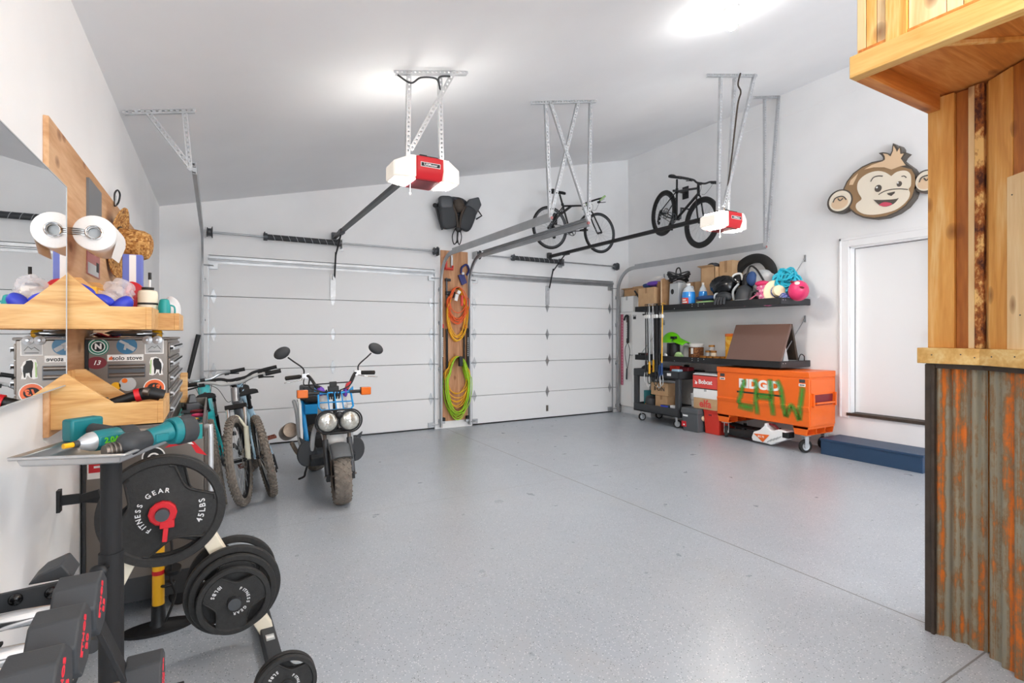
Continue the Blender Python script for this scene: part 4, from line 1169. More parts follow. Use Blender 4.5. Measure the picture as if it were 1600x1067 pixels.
# stainless tool chest with stickers
TC = root('tool_chest', 'stainless steel tool chest with round stickers on its side, below the wooden organisers', 'tool chest', (-.542, 3.2, .97))
b = B('brushed'); b.bx(.012, .334, 0, .88, 0, .425); b.bx(.0, .345, -.004, .885, .425, .437); O('body', b, TC, .004)
b = B('black'); b.bx(0, .014, -.004, .88, 0, .425); O('rear_edge', b, TC)
b = B('steel_dark'); b.bx(.088, .240, -.0015, 0, .236, .304); b.m('brushed').sheet(lambda s, t: (.092 + .144 * s, -.002 - .004 * math.sin(t * PI * 3), .239 + .062 * t), 2, 24); O('side_handle', b, TC)
for i in range(5):
    b = B('brushed'); z0 = .015 + i * .08; b.bx(.334, .342, .01, .87, z0, z0 + .074); dr = O('drawer', b, TC, .003)
    b = B('galv_light'); b.tube(sm([(.343, .03, z0 + .06), (.358, .03, z0 + .055), (.36, .03, z0 + .042), (.343, .03, z0 + .035)], 3), .003, 6); b.bx(.343, .36, .02, .86, z0 + .05, z0 + .06); b.bx(.356, .36, .02, .86, z0 + .035, z0 + .06); O('drawer_pull', b, dr, .002)
def disc(x, z, r_, mat, y=-.0012, n=28, sx=1.0):
    return B(mat).prism([(x + sx * r_ * math.cos(2 * PI * i / n), z + r_ * math.sin(2 * PI * i / n)) for i in range(n)], y, -.0002, 'xz')
def sticker(b, nm='sticker'): return O(nm, b, TC)
b = disc(.051, .392, .043, 'sticker_green'); b.m('label'); b.torus((.051, -.0014, .392), .037, .0016, (0, 1, 0), 32, 6, .3); b.torus((.051, -.0014, .392), .0255, .002, (0, 1, 0), 32, 6, .3); b.m('ink').prism([(.051 + .022 * math.cos(i * .2618), .392 + .022 * math.sin(i * .2618)) for i in range(24)], -.0018, -.0012, 'xz'); b.m('label').text('N', .036, FR(.051, -.002, .392), .0005, .05); sticker(b)
b = disc(.164, .396, .042, 'sticker_blue'); b.m('light_grey'); b.bar((.135, -.0016, .42), (.17, -.0016, .40), .012, .0006, (0, 1, 0)); b.bar((.165, -.0016, .395), (.195, -.0016, .375), .02, .0006, (0, 1, 0)); b.bar((.16, -.0016, .40), (.155, -.0016, .375), .01, .0006, (0, 1, 0)); sticker(b)
b = B('label'); b.bx(.237, .317, -.0012, 0, .353, .437); b.m('light_grey').bx(.241, .313, -.0016, 0, .357, .433); b.m('ink'); b.tube([(.25, -.0018, .375), (.268, -.0018, .392), (.278, -.0018, .383), (.29, -.0018, .395), (.304, -.0018, .376)], .0012, 5); b.bx(.252, .302, -.002, -.0015, .364, .367); sticker(b)
for x in (.248, .29):
    b = B('galv_light'); b.lathe([(0, -.016), (.006, -.016), (.008, -.01), (.021, -.006), (.022, -.001), (0, 0)], (x, 0, .424), (0, 1, 0), 20); O('magnet_knob', b, TC)
b = B('label'); b.bx(.086, .232, -.0012, 0, .320, .352); b.m('ink').text('solo stove', .029, FR(.166, -.0014, .334), .0005, .02); b.m('sticker_orange').prism([(.092, .326), (.106, .326), (.109, .334), (.102, .346), (.098, .339), (.093, .338)], -.0018, -.001, 'xz'); sticker(b)
b = disc(.044, .313, .03, 'maroon', sx=1.35); b.m('label').text('13', .03, FR(.044, -.0014, .313), .0005, .02, shear=.3); sticker(b)
sh = [(.255, .248), (.262, .285), (.256, .31), (.262, .335), (.285, .338), (.305, .326), (.315, .30), (.31, .27), (.314, .246), (.298, .244), (.292, .262), (.283, .25), (.27, .244)]
b = B('label').prism(sh, -.0012, 0, 'xz'); b.m('pale_green').prism([(.258, .252), (.264, .252), (.266, .325), (.260, .32)], -.0015, -.001, 'xz')
b.m('ink').prism([(.272, .322), (.278, .332), (.296, .330), (.298, .318), (.306, .305), (.308, .282), (.304, .252), (.299, .252), (.298, .272), (.285, .274), (.281, .252), (.276, .252), (.276, .28), (.272, .30)], -.0018, -.001, 'xz'); sticker(b)
b = disc(.277, .18, .046, 'label'); b.m('sticker_orange').prism([(.277 + .042 * math.cos(i * .2244), .18 + .042 * math.sin(i * .2244)) for i in range(28)], -.0016, -.001, 'xz'); b.m('ink').prism([(.277 + .03 * math.cos(i * .2618), .18 + .026 * math.sin(i * .2618)) for i in range(24)], -.002, -.001, 'xz'); b.m('sticker_orange').text('13', .04, FR(.277, -.0022, .18), .0005, .05, shear=.3); sticker(b)
b = disc(.167, .205, .035, 'light_grey'); b.m('orange_lens').prism([(.155 + .012 * math.cos(i * .42), .222 + .012 * math.sin(i * .42)) for i in range(15)], -.0018, -.001, 'xz'); sticker(b)
b = disc(.12, .196, .02, 'yellow'); sticker(b)
r = root('glue_bottle', 'small yellow glue bottle with an orange tip on the tool chest', 'bottle', (-.262, 3.30, 1.407))
b = B('yellow'); b.lathe([(0, 0), (.022, 0), (.024, .006), (.024, .03), (.02, .036), (0, .036)], n=18); O('body', b, r)
b = B('red_plastic'); b.lathe([(.02, .03), (.02, .036), (.008, .05), (.0045, .06), (0, .062)], n=16); O('tip', b, r)
b = B('flag_stripes'); b.sheet(lambda s, t: (.12 * s, .1 * t, .008 + .012 * math.sin(6 * s + 3 * t)), 8, 6)
o = one('cloth', b, 'striped red, white and blue cloth on the tool chest', 'cloth', (-.53, 3.24, 1.411)); md = o.modifiers.new('thick', 'SOLIDIFY'); md.thickness = .004
b = B('aluminium'); b.blob((0, 0, .014), (.12, .06, .016), .3, 4, 12); one('foil_bag', b, 'crumpled silver foil bag lying on the tool chest', 'bag', (-.36, 3.3, 1.412))

# lower rolling cabinet
LC = root('rolling_tool_cabinet', 'grey rolling tool cabinet under the stickered tool chest, with an open tray top', 'tool cabinet', (-.553, 3.2, 0))
b = B('brushed'); b.bx(.012, .505, 0, 1.3, .20, .88); b.bx(.345, .505, 0, .012, .88, .955); b.bx(.345, .505, 1.288, 1.3, .88, .955); b.bx(.495, .505, 0, 1.3, .88, .955); b.bx(.012, .345, 0, 1.3, .88, .966); O('body', b, LC, .004)
b = B('teal'); b.bx(.34, .498, -.002, 0, .872, .948); b.bx(.345, .495, .014, 1.28, .881, .884); O('teal_liner', b, LC)
b = B('label'); b.bx(.44, .45, -.003, -.002, .925, .94); b.bx(.455, .463, -.003, -.002, .925, .94); b.bx(.468, .475, -.003, -.002, .925, .94); O('liner_glints', b, LC)  # white bits standing in for highlights on the teal liner
b = B('charcoal'); b.bx(.012, .50, .0, 1.3, .08, .205); b.bx(.0, .014, -.004, 1.3, .08, .88); O('base', b, LC, .004)
for x, y in ((.395, .06), (.395, 1.22), (.09, .06), (.09, 1.22)):
    b = B('black'); b.lathe([(0, -.022), (.04, -.022), (.05, -.012), (.05, .012), (.04, .022), (0, .022)], (x, y, .05), (0, 1, 0), 22); b.bx(x - .035, x + .035, y - .03, y + .03, .075, .085); b.bx(x - .02, x + .02, y - .032, y - .026, .03, .08); O('caster', b, LC)
b = B('galv_light'); b.tube(sm([(.505, .02, .93), (.53, .005, .93), (.536, .0, .88), (.536, 0, .34), (.53, .005, .30), (.505, .02, .30)], 4), .013, 10); O('push_handle', b, LC)
for i in range(4):
    b = B('brushed'); b.bx(.505, .512, .02, 1.28, .21 + i * .165, .365 + i * .165); O('drawer', b, LC, .003)
b = B('red'); b.prism([(.33, .84), (.40, .89), (.43, .90), (.52, .78), (.47, .80), (.44, .86), (.41, .85)], -.0015, 0, 'xz'); b.m('label').prism([(.40, .868), (.43, .882), (.46, .845), (.44, .85), (.42, .86)], -.0018, -.001, 'xz'); O('sticker', b, LC)
def ldisc(x, z, r_, mat, y): return [(x + r_ * math.cos(2 * PI * i / 28), z + r_ * math.sin(2 * PI * i / 28)) for i in range(28)]
b = B('label'); b.prism(ldisc(.285, .80, .05, 0, 0), -.0012, 0, 'xz'); b.m('ink').prism(ldisc(.285, .80, .044, 0, 0), -.0016, 0, 'xz'); b.m('label'); b.prism(ldisc(.285, .795, .026, 0, 0), -.002, 0, 'xz'); b.m('ink').prism(ldisc(.285, .795, .018, 0, 0), -.0024, 0, 'xz'); O('sticker', b, LC)
b = B('label'); b.bx(.02, .115, -.0012, 0, .72, .83); b.m('red').bx(.025, .11, -.0016, 0, .75, .825); b.m('label'); b.bx(.045, .09, -.002, 0, .772, .782); b.bx(.045, .09, -.002, 0, .798, .808); O('sticker', b, LC)
rd = random.Random(3)
tools = [('pliers', 'red', 'red-handled pliers in the open cabinet tray'), ('pliers', 'black', 'black-handled pliers in the open cabinet tray'), ('screwdriver', 'orange', 'orange-handled screwdriver in the open cabinet tray'),
         ('wrench', 'steel_dark', 'dark steel wrench in the open cabinet tray'), ('screwdriver', 'yellow', 'yellow-handled screwdriver in the open cabinet tray'), ('pliers', 'hot_pink', 'pink-handled pliers in the open cabinet tray'),
         ('wrench', 'galvanized', 'bright steel wrench in the open cabinet tray'), ('snips', 'maroon', 'maroon-handled snips in the open cabinet tray')]
for i, (nm, mt, lab) in enumerate(tools):
    r = root(nm, lab, 'hand tool', (-.135 + rd.uniform(-.015, .015), 3.27 + i * .105, .893 + .012 * (i % 2)), rd.uniform(-.25, .3))
    if nm in ('pliers', 'snips'):
        b = B(mt); b.tube(sm([(-.0, -.012, .012), (.03, -.028, .014), (.065, -.022, .012)], 4), .0085, 8); b.tube(sm([(-.0, .012, .012), (.03, .028, .014), (.065, .022, .012)], 4), .0085, 8); O('handles', b, r)
        b = B('steel_dark'); b.taper((-.03, 0, .004), (.06, .03), (.05, .022), .018); O('jaws', b, r, .003)
    elif nm == 'screwdriver':
        b = B(mt); b.lathe([(0, 0), (.012, .002), (.014, .02), (.012, .07), (.009, .08), (0, .082)], (-.02, 0, .014), (1, 0, 0), 14); O('handle', b, r)
        b = B('chrome'); b.cyl((-.02, 0, .014), (-.075, 0, .012), .003, n=8); O('shank', b, r)
    else:
        b = B(mt); b.bx(-.06, .05, -.008, .008, .004, .012); b.torus((.06, 0, .008), .014, .006, (0, 0, 1), 16, 6); b.box((-.068, 0, .008), (.03, .032, .009)); O('shaft', b, r, .002)
for i, (mt, lab, x, y, d) in enumerate((('charcoal', 'dark grey socket case at the far end of the cabinet tray', -.12, 4.2, (.11, .16, .07)), ('steel_dark', 'black vise-like clamp block in the cabinet tray', -.13, 4.05, (.08, .06, .14)))):
    b = B(mt); b.bx(-d[0] / 2, d[0] / 2, -d[1] / 2, d[1] / 2, 0, d[2] * .6); b.taper((0, 0, d[2] * .6), (d[0] * .7, d[1] * .8), (d[0] * .4, d[1] * .5), d[2] * .4); one('tool_case', b, lab, 'case', (x, y, .885), .3, bev=.006)
b = B('oak_x'); b.bx(-.022, .022, -.012, .012, 0, .2); one('wood_block', b, 'upright piece of light wood standing at the end of the tool chest', 'wood block', (-.178, 4.115, .967), .1, bev=.004)
b = B('black'); b.tube([(-.455, 7.02, .02), (-.165, 7.235, 1.42)], [.018, .026], 14); one('pole', b, 'black pole leaning in the corner beside the first garage door', 'pole')

# instrument tray on a post, with two cordless tools
TR = root('tray_stand', 'aluminium tray on a thick black post in front of the rolling cabinet', 'tray', (-.512, 1.998, 0), -.349)
b = B('aluminium'); W_, L_ = .30, .44
def trayp(s, t):
    return None
pr = [(0.0, .0), (-.004, .006), (.0, .012), (.012, .006), (.020, -.018), (.03, -.022)]
rr = lambda o, z: [(o, o, z), (W_ - o, o, z), (W_ - o, L_ - o, z), (o, L_ - o, z)]
vs = []; fs = []
for o_, z in pr: vs += rr(o_, 1.06 + z)
for i in range(len(pr) - 1):
    for j in range(4): fs.append((i * 4 + j, i * 4 + (j + 1) % 4, i * 4 + 4 + (j + 1) % 4, i * 4 + 4 + j))
fs.append(tuple((len(pr) - 1) * 4 + j for j in range(4)))
b.add(vs, fs); o = O('tray', b, TR, .006, 3); md = o.modifiers.new('thick', 'SOLIDIFY'); md.thickness = .0025
b = B('black_matte'); px_, py_ = .16, .20
b.cyl((px_, py_, .02), (px_, py_, .71), .034, n=24); b.cyl((px_, py_, .71), (px_, py_, 1.03), .029, n=24); b.bx(px_ - .05, px_ + .05, py_ - .07, py_ + .07, 1.026, 1.037); O('post', b, TR)
b = B('black'); b.cyl((px_, py_ - .03, .675), (px_, py_ - .065, .675), .012, n=10); b.ell((px_, py_ - .07, .675), (.026, .012, .022), 12, 8); O('lock_knob', b, TR)
b = B('black_matte'); b.bx(px_ - .06, px_ + .16, py_ - .05, py_ + .05, 0, .03); O('foot', b, TR, .005)
r = root('impact_driver', 'teal and black cordless impact driver with a yellow bit, on the aluminium tray', 'power tool', (-.36, 2.03, 1.043), .72)
b = B('galv_light'); b.lathe([(0, 0), (.012, .0), (.02, .012), (.029, .03), (.03, .04)], (.0, 0, .045), (1, 0, 0), 18); O('nose', b, r)
b = B('makita'); b.lathe([(.03, .04), (.032, .05), (.032, .115), (.026, .125)], (0, 0, .045), (1, 0, 0), 18); b.bx(.04, .12, -.034, .034, .03, .062); O('body', b, r, .004)
b = B('charcoal'); b.lathe([(.032, .118), (.034, .125), (.033, .165), (.02, .178), (0, .18)], (0, 0, .045), (1, 0, 0), 18); b.tube(sm([(.13, .03, .05), (.13, .08, .055), (.12, .13, .06)], 4), [.022] * 9, 12); O('handle', b, r)
b = B('makita'); b.box((.115, .165, .062), (.10, .05, .075)); b.m('charcoal').box((.115, .185, .062), (.09, .03, .07)); O('battery', b, r, .008)
b = B('yellow'); b.cyl((-.012, 0, .045), (-.04, 0, .045), .008, n=10); b.m('steel_dark').cyl((0, 0, .045), (-.014, 0, .045), .011, n=12); O('bit', b, r)
b = B('lime'); b.text('2.0Ah', .024, frame((.082, -.0345, .046), (1, 0, 0), (0, 0, 1)), .0006, .03); O('lettering', b, r)
r = root('angle_grinder', 'long teal and black cordless grinder at the room edge of the aluminium tray', 'power tool', (-.285, 1.945, 1.043), .60)
b = B('brushed'); b.lathe([(0, 0), (.018, 0), (.02, .01), (.016, .03), (.02, .035), (.02, .045)], (0, 0, .03), (1, 0, 0), 16)
for k in range(3): b.torus((.012 + .012 * k, 0, .03), .02, .004, (1, 0, 0), 18, 6)
O('head', b, r)
b = B('charcoal'); b.tube(sm([(.04, 0, .03), (.07, 0, .04), (.10, 0, .045), (.13, .0, .048)], 4), [.022, .027, .033, .036, .037, .036, .034, .032, .03, .028, .027, .026, .025], 16); O('gear_case', b, r)
b = B('makita'); b.tube([(.125, 0, .048), (.16, 0, .055), (.19, 0, .06)], [.028, .028, .034], 16); b.bx(.13, .17, -.032, -.02, .035, .06); O('body', b, r, .003)
b = B('makita'); b.tube([(.19, 0, .058), (.215, 0, .058)], [.043, .046], 18); b.m('charcoal').tube([(.215, 0, .055), (.265, 0, .055)], [.047, .044], 18); O('battery', b, r, .003)

# black wall hook behind the tray post
b = B('black'); b.bar((-.556, 2.79, .735), (-.49, 2.79, .735), .012, .04); b.bar((-.49, 2.79, .735), (-.42, 2.765, .755), .012, .03); b.bar((-.49, 2.79, .735), (-.42, 2.81, .715), .012, .03); b.bx(-.562, -.55, 2.77, 2.81, .69, .78)
one('wall_hook', b, 'black forked steel hook on the wall behind the tray post', 'hook')

# ------------------------------------------------------------------ weight tree, plates, pump, dumbbells
WT = root('weight_tree', 'white A-shaped weight tree with black feet holding the weight plates', 'weight rack', (-.155, 2.68, 0))
b = B('cream'); b.bar((0, 0, .80), (.365, 0, .05), .06, .06, (0, 1, 0)); O('leg', b, WT, .004)
b = B('cream'); b.bar((0, 0, .80), (-.365, 0, .05), .06, .06, (0, 1, 0)); O('leg', b, WT, .004)
for sx in (-1, 1):
    b = B('charcoal'); b.bar((sx * .358, .25, .035), (sx * (.385 if sx > 0 else .368), -.52, .035), .06, .06, (0, 0, 1)); O('foot', b, WT, .005)
b = B('light_grey'); b.box((.372, -.12, .0665), (.035, .05, .002), rotm(.03)); b.m('label').box((.372, -.12, .068), (.03, .02, .001)); O('sticker', b, WT)
for x, z, y1 in ((-.027, .695, -.175), (.228, .30, -.235), (-.228, .30, -.31), (.385, .125, -.64)):
    b = B('steel_dark'); b.cyl((x, .0 if z > .2 else -.50, z), (x, y1, z), .0245, n=18)
    if z < .2: b.m('charcoal').bar((x, -.5, .06), (x, -.5, .14), .03, .04)
    O('peg', b, WT)
b = B('steel_dark'); b.cyl((.228, .0, .30), (.228, .12, .30), .0245, n=18); O('peg', b, WT)
def plate(label, x, y, z, R, th, a0, wt, words=True, grp=None):
    r = root('weight_plate', label, 'weight plate', (x, y, z), rot=(PI / 2, 0, 0), group=grp)   # local z looks at the room's front
    ro = R * .84; hub = .026; n = 96
    def rin(a):
        for k in range(3):
            d = (a - a0 - k * 2 * PI / 3 + PI) % (2 * PI) - PI
            if abs(d) < .54: return ro - (ro - R * .55) * math.cos(d / .54 * PI / 2) ** .75, True
        return ro, False
    b = B('iron_black'); vs = []; fs = []
    prof = [hub, R * .16, R * .20, None, ro, R * .87, R * .985, R]
    hz = [th * .5, th * .5, th * .33, th * .33, th * .33, th * .5, th * .5, th * .36]
    for sgn in (1, -1):
        for j in range(n):
            a = 2 * PI * j / n
            ri, op = rin(a)
            for p, h in zip(prof, hz): q = ri if p is None else p; vs.append((q * math.cos(a), q * math.sin(a), sgn * h))
    m_ = 8; N_ = n * m_
    op = [rin(2 * PI * j / n)[1] for j in range(n)]
    for j in range(n):
        k = (j + 1) % n
        for i in range(m_ - 1):
            if i == 3 and (op[j] or op[k]): continue
            fs.append((j * m_ + i, k * m_ + i, k * m_ + i + 1, j * m_ + i + 1)); fs.append((N_ + j * m_ + i, N_ + j * m_ + i + 1, N_ + k * m_ + i + 1, N_ + k * m_ + i))
        fs.append((j * m_ + 7, k * m_ + 7, N_ + k * m_ + 7, N_ + j * m_ + 7)); fs.append((j * m_, N_ + j * m_, N_ + k * m_, k * m_))
        if op[j] or op[k]:
            fs.append((j * m_ + 3, k * m_ + 3, N_ + k * m_ + 3, N_ + j * m_ + 3)); fs.append((j * m_ + 4, N_ + j * m_ + 4, N_ + k * m_ + 4, k * m_ + 4))
    b.add(vs, fs)
    for k in range(3):
        c = a0 + k * 2 * PI / 3
        pts = [((rin(c + d)[0] - R * .012) * math.cos(c + d), (rin(c + d)[0] - R * .012) * math.sin(c + d), th * .36) for d in [-.66 + 1.32 * i / 24 for i in range(25)]]
        b.tube(pts, R * .022, 6)
    O('disc', b, r)
    if words:
        b = B('plate_white'); I_ = Matrix.Translation((0, 0, th * .33 + .0004))
        b.arctext('FITNESS', R * .118, R * .38, a0 + 3.3 if R > .2 else a0 - .35, -.245, I_, .0008)
        b.arctext('GEAR', R * .118, R * .38, a0 + 1.42 if R > .2 else a0 - 2.2, -.27, I_, .0008)
        b.arctext(wt + 'LBS', R * .14, R * .62, (a0 - 1.22) if R > .2 else a0 + .75, .15 if R > .2 else .16, I_, .0008, inward=True)
        O('lettering', b, r)
    return r
plate('large weight plate with a red collar at the top of the weight tree', -.182, 2.575, .695, .2245, .032, .80, '45')
plate('large weight plate hidden behind the red-collared plate', -.182, 2.613, .695, .2245, .032, .62, '45')
plate('medium weight plate on the back of the lower peg, partly behind the white leg', .073, 2.745, .30, .185, .03, 1.2, '35', False)
plate('widest weight plate on the lower peg, in front of the white leg', .073, 2.60, .30, .19, .03, .25, '35', False)
plate('second weight plate on the lower peg, behind the small front plate', .073, 2.555, .30, .168, .028, .4, '25', False)
plate('small front weight plate on the lower peg, marked in white', .073, 2.49, .30, .139, .026, 1.45, '10')
plate('small weight plate at the foot of the weight tree', .230, 2.085, .125, .108, .022, 1.3, '5')
plate('small weight plate tucked behind the one at the foot of the weight tree', .230, 2.112, .125, .108, .022, 1.0, '5', False)
r = root('barbell_collar', 'red locking collar on the top peg of the weight tree', 'collar', (-.182, 2.545, .695), rot=(PI / 2, 0, 0))
b = B('red'); b.lathe([(.026, -.012), (.046, -.012), (.05, -.006), (.05, .012), (.044, .018), (.026, .018), (.026, -.012)], n=12); O('ring', b, r)
b = B('red'); b.bar((.012, -.045, .008), (.006, -.115, .012), .018, .016); b.box((.015, -.045, .008), (.05, .03, .024)); O('lever', b, r, .003)
r = root('floor_pump', 'yellow floor pump with a black foot standing behind the weight tree', 'pump', (-.235, 3.03, 0))
b = B('black'); b.sheet(lambda s, t: ((.12 + .03 * math.cos(2 * PI * s)) * t * math.cos(2 * PI * s), .075 * t * math.sin(2 * PI * s), .012 + .03 * (1 - t) ** 1.5), 28, 6); b.prism([(.15 * math.cos(i * .2618), .075 * math.sin(i * .2618)) for i in range(24)], 0, .012, 'xy'); b.lathe([(.04, .02), (.03, .045), (.028, .12), (0, .12)], n=20); O('foot', b, r)
b = B('yellow'); b.cyl((0, 0, .115), (0, 0, .50), .0255, n=22); O('barrel', b, r)
b = B('red'); b.cyl((0, 0, .265), (0, 0, .285), .0262, n=22); b.cyl((0, 0, .325), (0, 0, .345), .0262, n=22); O('band', b, r)
b = B('black'); b.cyl((0, 0, .50), (0, 0, .53), .03, n=20); b.cyl((0, 0, .53), (0, 0, .60), .007, n=8); b.bx(-.11, .11, -.014, .014, .60, .625); b.tube(sm([(.03, -.03, .04), (.07, -.03, .16), (.05, -.02, .24), (.055, -.02, .4), (.03, 0, .55)], 6), .006, 7); b.torus((.035, 0, .21), .028, .007, (0, 0, 1), 18, 6); b.lathe([(0, 0), (.035, 0), (.035, .02), (0, .02)], (.06, 0, .265), (0, -.3, 1), 18); O('hose', b, r)

def dumbbell(label, x, y, z, txt, s=1.0, down=False):
    r = root('dumbbell', label, 'dumbbell', (x, y, z), group=None)
    for k, x0 in ((0, -.075), (1, -.275)):
        b = B('charcoal'); R = .0685 * s
        hexa = [(R * math.cos(PI / 8 + i * PI / 4 + .12), R * .95 * math.sin(PI / 8 + i * PI / 4 + .12)) for i in range(8)]
        b.prism(hexa, x0, x0 + .075, 'yz'); h = O('head', b, r, .0045, 2)
        if k == 0:
            b = B('red_text'); M = frame((.0005, 0, 0), (0, .5, .9), (0, -.9, .5)) if not down else frame((.0005, 0, 0), (0, .5, .9), (0, -.9, .5))
            b.text('ETHOS', .024, M @ Matrix.Translation((.004, .018, 0)), .0006, .02); b.text(txt, .028, M @ Matrix.Translation((-.004, -.022, 0)), .0006, .03); O('lettering', b, h)
    b = B('chrome'); b.lathe([(.015, 0), (.0165, .02), (.0175, .062), (.0165, .105), (.015, .125)], (-.2, 0, 0), (1, 0, 0), 18); O('handle', b, r)
    return r
dumbbell('dumbbell on the upper rack tier, next to the tray post', -.21, 1.41, .845, '35')
dumbbell('middle dumbbell of the three on the upper rack tier', -.214, 1.263, .842, '30')
dumbbell('upper-tier dumbbell cut off at the bottom of the photo', -.216, 1.115, .84, '25')
dumbbell('dumbbell alone on the lower rack tier', -.11, 1.545, .575, '40', 1.0)
DR = root('dumbbell_rack', 'black steel dumbbell rack holding the dumbbells below the tray', 'weight rack', (-.33, 1.52, 0))
for x in (-.09, .06):
    b = B('black_matte'); b.bx(x - .025, x + .025, -1.1, 0, .752 , .760); b.bx(x - .025, x - .021, -1.1, 0, .752, .775); O('upper_rail', b, DR, .002)
b = B('charcoal'); b.prism([(-.15, .805), (-.13, .858), (.07, .868), (.07, .81), (.02, .80)], -.0, .008, 'xz'); O('end_plate', b, DR, .002)
for x in (-.045, .015):
    b = B('black_gloss'); b.ell((x, -.004, .845), (.013, .01, .013), 14, 8); O('bolt', b, DR)
b = B('charcoal'); b.prism([(-.03, .865), (-.01, .885), (.03, .90), (.05, .865)], .01, .09, 'xz'); O('end_block', b, DR, .004)
b = B('black_matte'); b.bar((.08, .0, .80), (.36, .0, .02), .012, .05, (0, 1, 0)); O('leg', b, DR, .002)
b = B('black_matte'); b.bar((-.11, .0, .80), (-.18, .0, .02), .012, .05, (0, 1, 0)); O('leg', b, DR, .002)
b = B('black_matte'); b.bar((-.19, 0, .02), (.37, 0, .02), .04, .04, (0, 1, 0)); O('foot', b, DR, .002)
for x in (.0, .16):
    b = B('black_matte'); b.bx(x - .02, x + .025, -1.1, .1, .482, .492); O('lower_rail', b, DR, .002)
b = B('black_matte'); b.bar((-.12, .1, .49), (.26, .1, .49), .01, .05, (0, 1, 0)); O('lower_plate', b, DR, .002)

# ------------------------------------------------------------------ monkey sign above the entry door
MS = root('monkey_sign', 'cut-out cartoon monkey face sign with a hair tuft above the entry door', 'sign', (6.61, 3.13, 3.15))
def mono(mat, pts, x0, x1, nm):      # points are (along -y, z)
    b = B(mat); b.prism([(-u, z) for u, z in pts], x0, x1, 'yz'); return O(nm, b, MS)
def smooth2(pts, k=4): return [(p[0], p[2]) for p in sm([(u, 0, z) for u, z in pts], k, True)]
def el(cu, cz_, ru, rz_, n=32): return [(cu + ru * math.cos(2 * PI * i / n), cz_ + rz_ * math.sin(2 * PI * i / n)) for i in range(n)]
outer = [(-.348, .04), (-.309, .117), (-.237, .196), (-.138, .248), (-.032, .271), (.08, .262), (.085, .285), (.07, .315), (.039, .353), (.08, .350), (.117, .335), (.155, .300), (.172, .335), (.176, .38), (.184, .42), (.215, .385), (.232, .335), (.248, .372), (.268, .335), (.27, .285), (.295, .285), (.324, .268), (.285, .235), (.27, .205), (.311, .157), (.371, .091), (.409, .012), (.417, -.088), (.396, -.18), (.379, -.235), (.311, -.318), (.224, -.37), (.117, -.399), (-.013, -.394), (-.128, -.356), (-.207, -.304), (-.268, -.238), (-.319, -.162), (-.355, -.056)]
mono('monkey_outline', outer, 0, .105, 'sign_body')
def shrink(pts, d):
    n = len(pts); out = []
    A = sum(pts[i][0] * pts[(i + 1) % n][1] - pts[(i + 1) % n][0] * pts[i][1] for i in range(n))
    sg = 1 if A > 0 else -1
    for i in range(n):
        a, c = Vector(pts[i - 1]), Vector(pts[(i + 1) % n])
        t = (c - a).normalized(); out.append((pts[i][0] - t.y * d * sg, pts[i][1] + t.x * d * sg))
    return out
hd_ = [p for i, p in enumerate(outer) if not 6 <= i <= 24]
mono('monkey_brown', shrink(hd_, .017), -.004, 0, 'brown_face')
mono('monkey_hair', [(-.11, .205), (-.03, .235), (.085, .245), (.108, .258), (.105, .295), (.085, .333), (.13, .312), (.163, .275), (.187, .33), (.192, .385), (.213, .345), (.225, .305), (.25, .345), (.258, .275), (.292, .27), (.262, .225), (.31, .135), (.259, .14), (.171, .126), (.099, .172), (-.013, .203)], -.008, -.003, 'hair_tuft')
mono('monkey_face', smooth2([(-.187, .001), (-.177, .073), (-.128, .124), (-.051, .151), (.034, .148), (.108, .113), (.168, .055), (.173, .055), (.215, .082), (.268, .087), (.32, .07), (.354, .026), (.362, -.035), (.358, -.102), (.338, -.134), (.35, -.179), (.337, -.235), (.285, -.293), (.207, -.336), (.099, -.35), (-.013, -.345), (-.109, -.318), (-.177, -.267), (-.202, -.219), (-.192, -.173), (-.138, -.134), (-.168, -.067)], 3), -.008, -.003, 'face_mask')
mono('monkey_hair', [(-.278, .066), (-.263, .116), (-.177, .18), (-.207, .113), (-.237, .056)], -.006, -.003, 'highlight')
for (cu, cz_, ru, rz_, fi, ez) in ((-.385, -.107, .148, .142, 0, 0), (.492, -.085, .112, .122, 1, 0)):
    e = mono('monkey_outline', el(cu, cz_, ru, rz_), -.012 if fi == 0 else .0, .095, 'ear')
    b = B('monkey_face'); b.prism([(-u, z) for u, z in el(cu + .006, cz_ + .002, ru * .86, rz_ * .86)], -.017 if fi == 0 else -.004, -.01 if fi == 0 else .004, 'yz'); O('inner_ear', b, e)
    b = B('ear_tan'); b.prism([(-u, z) for u, z in el(cu + .004, cz_ - .025, ru * .66, rz_ * .5)], -.019 if fi == 0 else -.007, -.01 if fi == 0 else .004, 'yz'); O('ear_shade', b, e)
    b = B('monkey_outline'); xx = -.02 if fi == 0 else -.007
    b.tube(sm([(xx, -(cu - ru * .48), cz_ + .0), (xx, -(cu - ru * .3), cz_ + .045), (xx, -(cu + .02), cz_ + .055), (xx, -(cu + ru * .4), cz_ + .035), (xx, -(cu + ru * .55), cz_ + .0)], 5), .007, 6)
    b.tube(sm([(xx, -(cu - ru * .1), cz_ + .035), (xx, -(cu + .01), cz_ + .005), (xx, -(cu + ru * .3), cz_ + .025)], 5), .007, 6); O('ear_line', b, e)
for cu, cz_, ru, rz_, q in ((.039, -.054, .036, .040, 0), (.251, -.056, .025, .030, 1)):
    e = mono('monkey_outline', el(cu, cz_, ru, rz_), -.012, -.006, 'eye')
    b = B('white_plastic'); b.prism([(-u, z) for u, z in el(cu - .012, cz_ + .014, ru * .28, rz_ * .28)], -.014, -.011, 'yz'); O('glint', b, e)
m_ = mono('monkey_outline', smooth2([(-.012, -.170), (.0, -.176), (.08, -.195), (.171, -.21), (.225, -.215), (.243, -.212), (.198, -.262), (.117, -.28), (.053, -.248)], 3), -.012, -.006, 'mouth')
